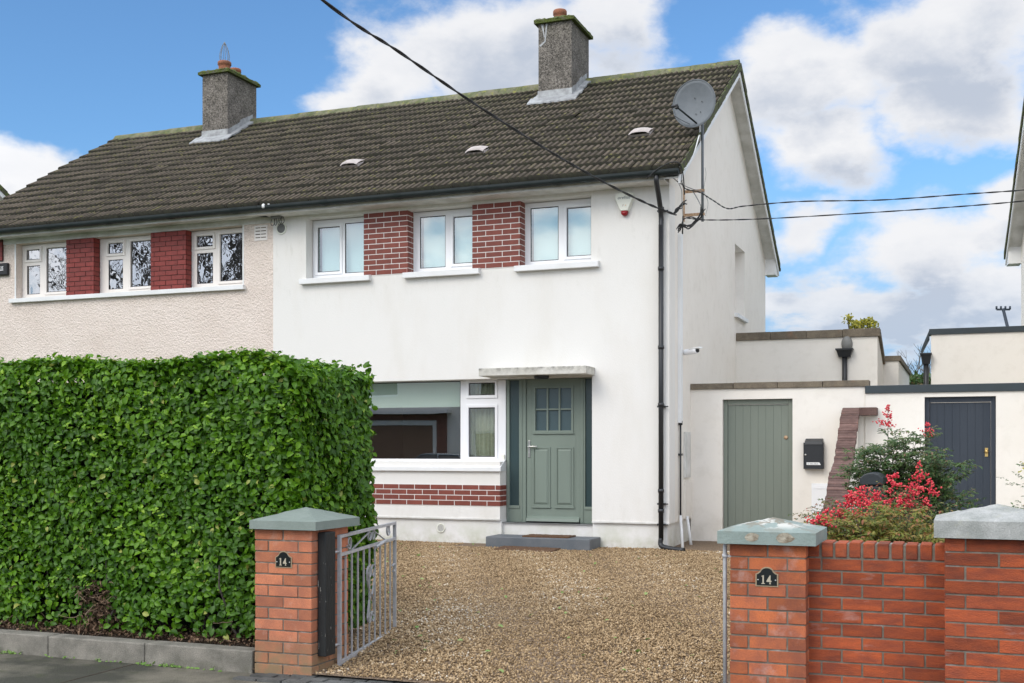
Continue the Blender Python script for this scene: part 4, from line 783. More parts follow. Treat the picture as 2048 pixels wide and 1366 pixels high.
# rear extension of the white house
YX0 = 21.0; E = empty('rear_extension', (-2.9, YX0, .1), 'flat roofed cream extension behind the sage green gate wall, brown coping', 'extension')
ex1 = XY(1755, YX0); et = ZZ(1600, 662, YX0); ex2 = XY(1797, YX0+1.5)
b = MB(); b.box(XW+.0005, ex1, YX0, YX0+.25, .1, et-.14); b.prism([(ex1, YX0+.2505, .1), (ex1, YX0+1.5, .1), (ex1, YX0+1.5, et-.55), (ex1, YX0+.2505, et-.15)], (-.25, 0, 0)); b.box(ex1-.249, ex2, YX0+1.502, YX0+1.75, .1, et-.47); b.box(ex2-.25, ex2, YX0+1.76, YX0+6, .1, et-.47)
b.build('wall', MT['render_side'], E)
b = MB(); xs = [XW+.001+(ex1-XW+.04)*k/4 for k in range(5)]
for k in range(4): b.box(xs[k]+.003, xs[k+1]-.003, YX0-.04, YX0+.29, et-.138, et+random.uniform(-.004, .004))
b.hexa([(ex1-.27, YX0+.295, et-.14), (ex1+.04, YX0+.295, et-.14), (ex1+.04, YX0+1.47, et-.53), (ex1-.27, YX0+1.47, et-.53), (ex1-.27, YX0+.295, et-.03), (ex1+.04, YX0+.295, et-.03), (ex1+.04, YX0+1.47, et-.42), (ex1-.27, YX0+1.47, et-.42)])
b.box(ex1-.25, ex2+.04, YX0+1.475, YX0+1.8, et-.468, et-.37); b.box(ex2-.28, ex2+.04, YX0+1.805, YX0+6, et-.468, et-.37); b.build('coping', MT['coping'], E, bevel=.006)
def hopper(parent, c, w, zt, zb, zend):
    b = MB(); x, y = c; b.hexa([(x-w*.36, y-.13, zb), (x+w*.36, y-.13, zb), (x+w*.36, y-.002, zb), (x-w*.36, y-.002, zb), (x-w*.5, y-.17, zt), (x+w*.5, y-.17, zt), (x+w*.5, y-.002, zt), (x-w*.5, y-.002, zt)]); b.box(x-w*.55, x+w*.55, y-.19, y-.002, zt+.0005, zt+.025)
    b.tube([(x, y-.07, zb), (x, y-.07, zend)], .045, 12); return b.build('rain_hopper', MT['gutter_r'], parent)
hc = (XY(1689, YX0-.1), YX0); hp = hopper(E, hc, .27, ZZ(1689, 700, YX0-.1), ZZ(1689, 714, YX0-.1), 2.2)
L_ = empty('security_light', (hc[0], YX0-.08, ZZ(1689, 695, YX0-.1)), 'grey oval bulkhead lamp on the cream wall just above the black hopper', 'lamp')
b = MB(); zc = ZZ(1692, 687, YX0-.1); cxl = XY(1693, YX0-.1); vs = []
b.lathe((cxl, YX0-.001, zc), [(.095, 0), (.095, .03), (.085, .06), (.062, .09), (.025, .105)], 20, 'y'); b.v = [(p[0], p[1], zc+(p[2]-zc)*1.45) for p in b.v]; o = b.build('lamp_body', MT['coax'], L_)
b = MB(); b.tube([(cxl-.02, YX0-.05, zc-.06), (cxl-.02, YX0-.05, zc-.10)], .02); b.build('lamp_stem', MT['coax'], L_)
# neighbour's extension on the right
E2 = empty('rear_extension', (1.6, 21, .1), 'flat roofed cream extension with dark flashing behind the navy gate', 'extension')
n0 = XY(1862, YX0); nt = ZZ(1950, 655, YX0); n1 = XY(1851, YX0+.9)
b = MB(); b.box(n0, 4.5, YX0, YX0+.25, .1, nt-.10); b.prism([(n0, YX0+.255, .1), (n0, YX0+1.2, .1), (n0, YX0+1.2, nt-.5), (n0, YX0+.255, nt-.11)], (.2, 0, 0)); b.build('wall', MT['render_side'], E2)
b = MB(); b.box(n0-.03, 4.5, YX0-.03, YX0+.28, nt-.099, nt); 
b.hexa([(n0-.16, YX0+.0, nt-.42), (n0-.0305, YX0+.0, nt-.16), (n0-.0305, YX0+.3, nt-.16), (n0-.16, YX0+.3, nt-.42), (n0-.16, YX0+.0, nt-.34), (n0-.0305, YX0+.0, nt-.02), (n0-.0305, YX0+.3, nt-.02), (n0-.16, YX0+.3, nt-.34)]); b.build('coping', MT['navy_metal'], E2, bevel=.005)
hopper(E2, (XY(1852, YX0-.1), YX0+.02), .17, ZZ(1852, 709, YX0-.1), ZZ(1852, 728, YX0-.1), 2.2)
# simple far houses (only slivers or reflections of them are seen)
def far_house(loc, rz, width, label, wallm, verge_left=True, verge_right=True, extra=None, rows=12):
    o = empty('house', (0, 0, 0), label, 'house'); x1 = width; yf, ye, ze, yr, zr = .38, 0, 5.25, 4.58, 8.06; yk = 2*yr-yf; d = (zr-ze)/(yr-ye)
    holes_ = extra or []
    b = MB(); wall_grid(b, .25, x1-.25, -.2, 5.15, yf, yf+.3, holes_)
    gz_ = lambda y: ze-.11+d*(min(y, 2*yr-y)-ye)
    for x in (.25, x1-.52): b.box(x, x+.27, yf+.301, yk, -.2, 5.15); b.prism([(x, yf, 5.151), (x, yf, gz_(yf)), (x, yr, gz_(yr)), (x, yk, gz_(yk)), (x, yk, 5.151)], (.27, 0, 0))
    b.box(.53, x1-.53, yk-.3, yk, -.2, 5.15); b.build('wall', MT[wallm], o)
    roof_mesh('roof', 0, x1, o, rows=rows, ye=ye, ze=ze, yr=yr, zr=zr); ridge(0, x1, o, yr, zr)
    b = MB()
    for s in (1, -1): f_ = lambda y: yr+s*(y-yr); b.hexa([(.03, f_(.1), ze-.06), (x1-.03, f_(.1), ze-.06), (x1-.03, f_(yr), zr-.12), (.03, f_(yr), zr-.12), (.03, f_(.1), ze), (x1-.03, f_(.1), ze), (x1-.03, f_(yr), zr-.06), (.03, f_(yr), zr-.06)])
    b.build('roof_underlay', MT['room'], o)
    gable_trim(.25, 0, -1, o, yf, ye, ze, yr, zr); gable_trim(x1-.25, x1, 1, o, yf, ye, ze, yr, zr); gutter(0, x1, o, ye, ze)
    return o
fr = far_house((0, 0), 0, 8.5, 'cream gabled house at the right edge of the view beyond the navy gate', 'render_side')
fr.location = (1.32, 15.55, .15); fr.rotation_euler = (0, 0, R(3.6))
fl = far_house((0, 0), 0, 9.0, 'white gable corner of a house peeping past the left end of the long roof', 'render'); fl.location = (-30.42, 15.55, .55)
# opposite side of the street: seen in the window glass
op = far_house((0, 0), 0, 15.0, 'white and brick house across the street reflected in the large ground floor window', 'render', extra=[(6.3, 10.0, -.2, 2.6), (2.6, 4.6, .9, 2.2), (2.6, 4.4, 3.6, 4.8), (8, 10, 3.7, 4.8)])
op.location = (-13.9, -10.5, 0.1); op.rotation_euler = (0, 0, R(180))
def child_box(parent, name, m, boxes, bevel=0):
    """boxes given in the parent's own axes"""
    b = MB(); off = wloc(parent)
    for q in boxes: b.box(q[0]+off.x, q[1]+off.x, q[2]+off.y, q[3]+off.y, q[4]+off.z, q[5]+off.z)
    return b.build(name, MT[m], parent, bevel=bevel)
child_box(op, 'garage_door', 'garage', [(6.4, 9.9, .40, .45, -.2, 2.5)]); child_box(op, 'garage_frame', 'painted', [(6.22, 6.4, .34, .5, -.2, 2.7), (9.9, 10.1, .34, .5, -.2, 2.7), (6.4, 9.9, .34, .5, 2.5, 2.7)])
child_box(op, 'brick_front', 'brick_opp', [(5.8, 6.21, .30, .379, -.2, 2.95), (10.11, 11.2, .30, .379, -.2, 2.95), (6.22, 10.1, .30, .379, 2.71, 2.95)]); child_box(op, 'canopy', 'painted', [(5.6, 11.4, -.1, .378, 2.96, 3.1)])
for q in ((2.6, 4.6, .9, 2.2), (2.6, 4.4, 3.6, 4.8), (8, 10, 3.7, 4.8)): child_box(op, 'window', 'upvc', [(q[0], q[1], .45, .5, q[2], q[2]+.08), (q[0], q[1], .45, .5, q[3]-.08, q[3]), (q[0], q[0]+.08, .45, .5, q[2]+.081, q[3]-.081), (q[1]-.08, q[1], .45, .5, q[2]+.081, q[3]-.081)]); child_box(op, 'pane', 'car_glass', [(q[0]+.08, q[1]-.08, .47, .48, q[2]+.08, q[3]-.08)])
# parked car across the road
def car(loc, rz, label):
    c = empty('parked_car', (0, 0, 0), label, 'car')
    sec = [(-2.15, .45, .62, .60), (-2.05, .30, .78, .74), (-1.3, .22, .90, .82), (-.95, .22, .94, .84), (0, .22, .97, .86), (1.3, .22, .96, .86), (1.9, .25, .92, .80), (2.15, .40, .80, .66)]
    b = MB(); vs = []
    for (x, zb, zt, hw) in sec: vs += [(x, -hw*.94, zb), (x, -hw, (zb+zt)/2), (x, -hw*.9, zt), (x, hw*.9, zt), (x, hw, (zb+zt)/2), (x, hw*.94, zb)]
    n = len(sec); f = [(i*6+k, i*6+(k+1) % 6, (i+1)*6+(k+1) % 6, (i+1)*6+k) for i in range(n-1) for k in range(6)]+[(0, 1, 2, 3, 4, 5), tuple((n-1)*6+k for k in range(5, -1, -1))]
    b.add(vs, f, True); b.build('body', MT['car'], c)
    def cabin(name, m, g, z0, z1, s): 
        b = MB(); pr = [(-1.05+g, z0), (-.35+g*1.2, z1), (1.05-g*.6, z1), (1.75-g, z0)]; vs = []
        for x, z in pr: w = (.80 if z == z0 else .60)*s; vs += [(x, -w, z), (x, w, z)]
        b.add(vs, [(0, 1, 3, 2), (2, 3, 5, 4), (4, 5, 7, 6), (0, 2, 4, 6), (1, 7, 5, 3), (0, 6, 7, 1)]); return b.build(name, MT[m], c)
    cabin('windows', 'car_glass', 0, .90, 1.40, 1.0)
    b = MB(); vs = []
    for x in (-.38, 0, .6, 1.08):
        zc = 1.44 if -.2 < x < .9 else 1.41
        vs += [(x, -.62, 1.39), (x, -.35, zc+.02), (x, .35, zc+.02), (x, .62, 1.39)]
    b.add(vs, [(i*4+k, i*4+k+1, i*4+k+5, i*4+k+4) for i in range(3) for k in range(3)], True)
    for s in (-1, 1):
        b.tube([(-1.05, .80*s, .9), (-.37, .61*s, 1.40), (1.07, .61*s, 1.40), (1.75, .8*s, .9)], .025, 6); b.tube([(.3, .61*s, 1.41), (.3, .80*s, .9)], .025, 6)
    b.build('roof', MT['car'], c)
    for x in (-1.35, 1.35):
        for s in (-1, 1):
            b = MB(); b.lathe((x, .80*s+.09, .31), [(.20, 0), (.30, 0), (.31, .03), (.31, .16), (.30, .19), (.20, .19)], 20, 'y'); wv = b.build('wheel', MT['tyre'], c); b = MB(); b.lathe((x, .80*s+.10, .31), [(.19, 0), (.2, .02), (.2, .19), (.17, .21)], 16, 'y'); b.build('rim', MT['chrome'], wv)
    for s in (-1, 1): b = MB(); b.box(-2.16, -2.02, s*.62-.12, s*.62+.12, .60, .72); b.build('headlight', MT['insul'], c, bevel=.02); b = MB(); b.box(2.04, 2.14, s*.60-.12, s*.60+.12, .68, .82); b.build('tail_light', MT['red_plastic'], c, bevel=.02)
    c.location = loc; c.rotation_euler = (0, 0, rz); return c
car((-17.4, -5.2, .0), R(4), 'blue-grey hatchback across the street, mirrored low in the large window')
# ================================================================ FRONT BOUNDARY
CH = .078
def pillar(label, x0, x1, y0, y1, ztop, brick='brick_pillar', bl=.225, cap='cap_green', over=.055, cth=.085, rise=.09, apex=None, capname='cap', chips=False, zb=-.04, sx=0):
    p = empty('gate_pillar', ((x0+x1)/2, (y0+y1)/2, 0), label, 'pillar', 'brick gate pillars along the street'); t = .006; rows = int(round((ztop-0)/CH)); ch = ztop/rows
    b = MB(); b.box(x0+t, x1-t, y0+t, y1-t, zb, ztop-.001); sh = b.build('mortar', MT['mortar'], p)
    b = MB(); W = x1-x0; Dp = y1-y0; j = .01
    for r in range(rows):
        z0, z1 = r*ch+j/2, (r+1)*ch-j/2
        def cell(xa, xb, ya, yb_):
            e = [random.uniform(-.0025, .0025) for _ in range(4)]; b.box(xa+e[0], xb+e[1], ya+e[2], yb_, z0+random.uniform(-.001, .001), z1+random.uniform(-.001, .001))
        hw = (W-j)/2; q = .105
        if r % 2 == 0:
            cell(x0, x0+hw, y0, y0+q); cell(x0+hw+j, x1, y0, y0+q)
            for xx in (x0, x1-q): cell(xx, xx+q, y0+q+j, y0+(Dp)*.62); cell(xx, xx+q, y0+Dp*.62+j, y1)
        else:
            cell(x0, x0+q, y0, y0+Dp*.45); cell(x0+q+j, x1-q-j, y0, y0+q); cell(x1-q, x1, y0, y0+Dp*.45)
            for xx in (x0, x1-q): cell(xx, xx+q, y0+Dp*.45+j, y1)
        cell(x0+q+j, x1-q-j, y1-q, y1)
    b.build('brickwork', MT[brick], p, bevel=.003)
    o = over; c = MB(); X0_, X1_, Y0_, Y1_ = x0-o+sx, x1+o+(.01 if sx else 0), y0-o, y1+o; cx, cy = (X0_+X1_)/2, (Y0_+Y1_)/2; N_ = 16
    za, zb_ = ztop+.002, ztop+cth
    gxs = [X0_+(X1_-X0_)*i/N_ for i in range(N_+1)]; gys = [Y0_+(Y1_-Y0_)*i/N_ for i in range(N_+1)]
    def H_(x, y):
        a = max(abs(x-cx)/(X1_-cx), abs(y-cy)/(Y1_-cy)); h = zb_+rise*(1-a)
        return h+(random.uniform(-.002, .003) if .05 < a < .97 else 0)
    vs = [(x, y, H_(x, y)) for y in gys for x in gxs]; m_ = N_+1
    c.add(vs, [(jj*m_+i, jj*m_+i+1, (jj+1)*m_+i+1, (jj+1)*m_+i) for jj in range(N_) for i in range(N_)])
    ri = [(i, 0) for i in range(N_)]+[(N_, jj) for jj in range(N_)]+[(i, N_) for i in range(N_, 0, -1)]+[(0, jj) for jj in range(N_, 0, -1)]; k = len(ri)
    up_ = [(gxs[i], gys[jj], zb_) for i, jj in ri]; lo = [(gxs[i], gys[jj], za-(.0 if not chips else random.uniform(0, .006))) for i, jj in ri]
    if chips:
        for q_ in range(k):
            i, jj = ri[q_]
            if jj == 0 and i in (6, 7, 12, 13): lo[q_] = (lo[q_][0], lo[q_][1]+.022, za+.012); 
    c.add(up_+lo, [(q_, k+q_, k+(q_+1) % k, (q_+1) % k) for q_ in range(k)]); c.add(lo, [tuple(range(k-1, -1, -1))])
    co = c.build(capname, MT[cap], p)
    return p, co
y0p = YB0; lxa, lxb = XY(510, y0p), XY(623, y0p); ydp = y0p+.52
print('left pillar', lxa, lxb, 'zcap', ZZ(570, 1059, y0p))
zc = 1.035
PL, _c = pillar('orange brick gate pillar on the left with smooth green cap, beside the hedge', lxa, lxb, y0p, ydp, zc, brick='brick_left', cap='cap_green', cth=.062, rise=.085, sx=.045)
rxa, rxb = XY(1460, y0p), XY(1612, y0p)
PR, capR = pillar('orange brick gate pillar right of the gravel with flaking paint on its cap', rxa, rxb, y0p, y0p+.46, 1.030, cap='cap_flaky', over=.065, cth=.078, rise=.072)
b = MB()
for (u, w_) in ((1504, .045), (1570, .06)):            # bare patches where the cap's paint and edge have broken off
    x = XY(u, y0p-.065); n = 14; b.add([(x, y0p-.0665, 1.075)]+[(x+w_*math.cos(6.283*k/n)*random.uniform(.8, 1.1), y0p-.0665, 1.075+.030*math.sin(6.283*k/n)*random.uniform(.75, 1.1)) for k in range(n)], [(0, k+1, (k+1) % n+1) for k in range(n)])
b.build('chipped_patch', MT['chip'], capR)
nxa = XY(1889, y0p-.12); PN, _c = pillar('tall brick pillar at the right edge with a large weathered grey stone cap', nxa, nxa+.56, y0p-.12, y0p+.36, ZZ(1960, 1077, y0p-.12), brick='brick_wall', cap='cap_stone', over=.055, cth=.098, rise=.085)
# timber post to the left pillar
b = MB(); px = lxb+.004; pz0, pz1 = ZZ(655, 1297, y0p+.12), ZZ(655, 1060, y0p+.1)
b.box(px, px+.065, y0p+.075, y0p+.215, .14, zc-.02); tag(b.build('timber_post', MT['black_paint'], None, bevel=.006), 'peeling black painted timber post fixed to the left brick pillar', 'post')
# red brick garden wall between right pillar and grey-capped pillar
FW = empty('front_wall', ((rxb+nxa)/2, y0p+.3, 0), 'low orange brick front wall with brick-on-edge top between two pillars', 'wall')
fy0, fy1 = y0p+.13, y0p+.345; wt = ZZ(1750, 1119, fy0); wtt = ZZ(1750, 1087, fy0)
b = MB(); b.box(rxb-.002, nxa+.02, fy0+.007, fy1-.007, -.04, wtt-.008); b.build('mortar', MT['mortar'], FW)
b = MB(); rows = 13; hh = rows*CH
bricks(b, (rxb-.06, fy0+.008, wt-hh), (1, 0, 0), (0, -1, 0), nxa-rxb+.06, hh, course=CH, blen=.235, joint=.011, th=.008, start=.10, jit=.0022); bricks(b, (nxa, fy1-.008, wt-hh), (-1, 0, 0), (0, 1, 0), nxa-rxb, hh, course=CH, blen=.235, joint=.011, th=.008)
b.build('brickwork', MT['brick_wall'], FW, bevel=.003)
b = MB(); x = rxb-.01
while x < nxa-.0: j = random.uniform(-.003, .003); b.box(x+.006, x+.071, fy0-.004+j, fy1+.002, wt+.006, wtt+j); x += .080
b.build('soldier_course', MT['brick_wall'], FW, bevel=.006)
# number plates
def plaque(cx, cz, y, label):
    p = empty('number_plate', (cx, y, cz), label, 'sign', 'number plates on the pillars'); w_, h_ = .068, .055
    def outline(w_, h_, arch):
        pts = [(-w_, -h_), (w_, -h_), (w_, h_*.40), (w_*.88, h_*.42)]
        pts += [(w_*.62*math.cos(a), h_*.55+arch*math.sin(a)) for a in [R(12+13*k) for k in range(13)]]
        return pts+[(-w_*.88, h_*.42), (-w_, h_*.40)]
    b = MB(); b.prism([(cx+x, y-.006, cz+z) for x, z in outline(w_, h_, .034)], (0, .0055, 0)); b.build('plate_rim', MT['bronze'], p, bevel=.001)
    b = MB(); b.prism([(cx+x, y-.0085, cz+z) for x, z in outline(w_*.88, h_*.86, .031)], (0, .002, 0)); b.build('plate_field', MT['black_gloss'], p)
    one = [(-.5, -1), (.5, -1), (.5, -.86), (.2, -.78), (.2, 1), (.05, 1), (-.5, .82), (-.5, .68), (-.2, .72), (-.2, -.78), (-.5, -.86)]
    four = [(.12, -1), (.62, -1), (.62, -.88), (.5, -.82), (.5, -.5), (.78, -.5), (.78, -.22), (.5, -.22), (.5, 1), (.28, 1), (-.62, -.25), (-.62, -.5), (.24, -.5), (.24, -.82), (.12, -.88)]
    b = MB()
    for gl_, ox in ((one, -.021), (four, .012)): b.prism([(cx+ox+x*.021, y-.0115, cz-.012+z*.026) for x, z in gl_], (0, .003, 0))
    b.build('number', MT['bronze_light'], p)
    b = MB()
    for s in (-1, 1): b.lathe((cx+s*.052, y-.0085, cz-.014), [(.0045, 0), (.0045, .003)], 10, 'y')
    b.build('screw', MT['chrome'], p); return p
MT['bronze_light'] = mat('pale_bronze', (.45, .40, .30), .6)
plaque(XY(568, y0p), ZZ(568, 1120, y0p), y0p-.001, 'black and bronze plate reading 14 on the left pillar')
plaque(XY(1534, y0p), ZZ(1534, 1155, y0p), y0p-.001, 'black and bronze plate reading 14 on the right pillar')
# kerb stones below the hedge
x = XY(504, y0p); i = 0; kh = [.165, .165, .165, .17, .165, .16, .16]
while x > -13: 
    w_ = (XY(504, y0p)-XY(288, y0p))/1.0 if i == 0 else .915
    b = MB(); b.box(x-w_+.006, x, y0p, y0p+.15, -.04, .158+random.uniform(-.003, .003)); tag(b.build('kerb_stone', MT['kerb'], None, bevel=.01), ['kerb stone under the hedge, next to the left pillar', 'kerb stone under the hedge, second from the left pillar', 'kerb stone at the left edge of the photo'][min(i, 2)] if i < 3 else 'kerb stone under the hedge beyond the left edge', 'kerb stone', 'concrete edging blocks below the hedge'); x -= w_; i += 1
    if i > 2: break
# galvanised tube beside the right pillar
GP = empty('gate_post', (rxa-.045, y0p+.05, 0), 'thin galvanised tube standing at the left side of the right pillar', 'post')
gp = (XY(1450, y0p+.03), y0p+.03); b = MB(); b.tube([(gp[0], gp[1], 0), (gp[0], gp[1], ZZ(1450, 1090, gp[1])), (gp[0]+.012, gp[1], ZZ(1450, 1085, gp[1])), (gp[0]+.05, gp[1]+.01, ZZ(1450, 1083, gp[1]))], .013, 10); b.build('tube', MT['steel'], GP)
b = MB(); z = ZZ(1450, 1112, gp[1]); b.lathe((gp[0], gp[1], z-.01), [(.018, 0), (.018, .022)], 10); b.box(gp[0], rxa+.004, gp[1]-.005, gp[1]+.005, z-.006, z+.008); b.build('clip', MT['steel'], GP)
# wrought iron gate, swung inwards
ga = Vector((XY(678, 7.35), 7.35, 0)); gt_top, gt_bot = 1.6-(1070-899)/FPX*(ga.y/(CY+SY*(678-1024)/FPX)), 1.6-(1330-899)/FPX*(ga.y/(CY+SY*(678-1024)/FPX))
# far end: pixel column 790 and the same height -> distance along the view
hgt = gt_top-gt_bot; tfar = FPX*(1.6-gt_bot)/(1262-899); m_ = (790-1024)/FPX; gb = Vector((tfar*(-SY+CY*m_), tfar*(CY+SY*m_), 0)); gd_ = (gb-ga); gl = gd_.length; gu_ = gd_.normalized(); gn = Vector((-gu_.y, gu_.x, 0))
print('gate', ga, gb, gl, gt_top, gt_bot, hgt, 'pillar', lxb)
GG = empty('driveway_gate', (ga.x, ga.y, 0), 'open silver wrought iron gate with scrolls beside the left pillar', 'gate')
Q = lambda s, z, o=0: tuple(ga+gu_*s+gn*o+Vector((0, 0, z)))
def bar(b, s0, z0, s1, z1, hw=.009, hd=.009):
    a, c = Vector(Q(s0, z0)), Vector(Q(s1, z1)); t = (c-a).normalized(); sd_ = gn; up_ = t.cross(sd_).normalized()
    b.hexa([a-sd_*hd-up_*hw, a+sd_*hd-up_*hw, c+sd_*hd-up_*hw, c-sd_*hd-up_*hw, a-sd_*hd+up_*hw, a+sd_*hd+up_*hw, c+sd_*hd+up_*hw, c-sd_*hd+up_*hw])
z0, z1 = gt_bot, gt_top; zr = z1-.145
b = MB(); bar(b, .012, z0-.03, .012, z1, .013, .013); bar(b, gl-.012, z0-.0, gl-.012, z1, .013, .013); bar(b, .025, z1-.012, gl-.025, z1-.012, .011, .013); bar(b, .025, zr, gl-.025, zr, .011, .011); bar(b, .025, z0+.012, gl-.025, z0+.012, .013, .013)
b.build('gate_frame', MT['steel'], GG)
nb = 9
for k in range(1, nb+1):
    s = gl*k/(nb+1); b = MB(); bar(b, s, z0+.025, s, zr-.011, .006, .006); b.build('bar', MT['steel'], GG)
def spiral(cx, cz, r0, turns, a0, sgn=1, n=26):
    return [(cx+r0*(1-.60*i/n)*math.cos(a0+sgn*turns*6.283*i/n), cz+r0*(1-.60*i/n)*math.sin(a0+sgn*turns*6.283*i/n)) for i in range(n+1)]
def scroll(pts, name='scroll', w_=.007):
    b = MB(); P3 = [Vector(Q(s, z)) for s, z in pts]; n = len(P3); vs = []
    for i, p in enumerate(P3):
        t = (P3[min(i+1, n-1)]-P3[max(i-1, 0)]).normalized(); u_ = t.cross(gn).normalized(); vs += [p-gn*w_-u_*.0028, p+gn*w_-u_*.0028, p+gn*w_+u_*.0028, p-gn*w_+u_*.0028]
    b.add(vs, [(i*4+k, i*4+(k+1) % 4, (i+1)*4+(k+1) % 4, (i+1)*4+k) for i in range(n-1) for k in range(4)]+[(0, 1, 2, 3), tuple((n-1)*4+k for k in (3, 2, 1, 0))], False); return b.build(name, MT['steel'], GG)
mid = gl*.53; zm = (zr+z1)/2
scroll(list(reversed(spiral(gl*.16, zm+.0, .056, 1.15, R(200), 1))) ); scroll(spiral(gl*.86, zm+.02, .056, 1.15, R(-20), -1))
scroll([(gl*.20, zr+.012), (mid-.04, z1-.03)]); scroll([(mid+.06, z1-.03), (gl*.80, zr+.012)])
scroll(spiral(mid-.035, zm+.01, .055, 1.1, R(60), 1)); scroll(spiral(mid+.055, zm+.01, .055, 1.1, R(120), -1))
# centre lyre: two long S-shapes crossing the bars
zc1, zc2 = z0+.60*hgt+.02, z0+.25*hgt
for s in (-1, 1):
    top = spiral(mid+s*.055, zc1, .062, 1.05, R(0 if s > 0 else 180), s); bot = spiral(mid+s*.045, zc2, .055, 1.05, R(0 if s > 0 else 180), -s)
    scroll(list(reversed(top))+[(mid+s*.10, zc1-.06), (mid+s*.03, zc1-.18), (mid+s*.02, (zc1+zc2)/2), (mid+s*.06, zc2+.12)]+bot)
b = MB(); b.tube([Q(gl-.01, z1-.36), Q(gl-.16, z1-.36, -.02)], .009, 8); b.build('latch_bolt', MT['steel'], GG); b = MB(); b.tube([Q(gl-.01, z1-.42), Q(gl-.06, z1-.42, .0)], .011, 8); b.build('latch_catch', MT['steel'], GG); b = MB(); b.tube([Q(gl*.60, zr-.02, -.01), Q(gl*.70, zr+.02, -.05)], .014, 8); b.build('latch', MT['steel'], GG)
for zh in (z1-.12, z0+.15): b = MB(); b.tube([Q(0, zh), (px+.03, y0p+.16, zh)], .010, 6); b.build('hinge', MT['steel'], GG)
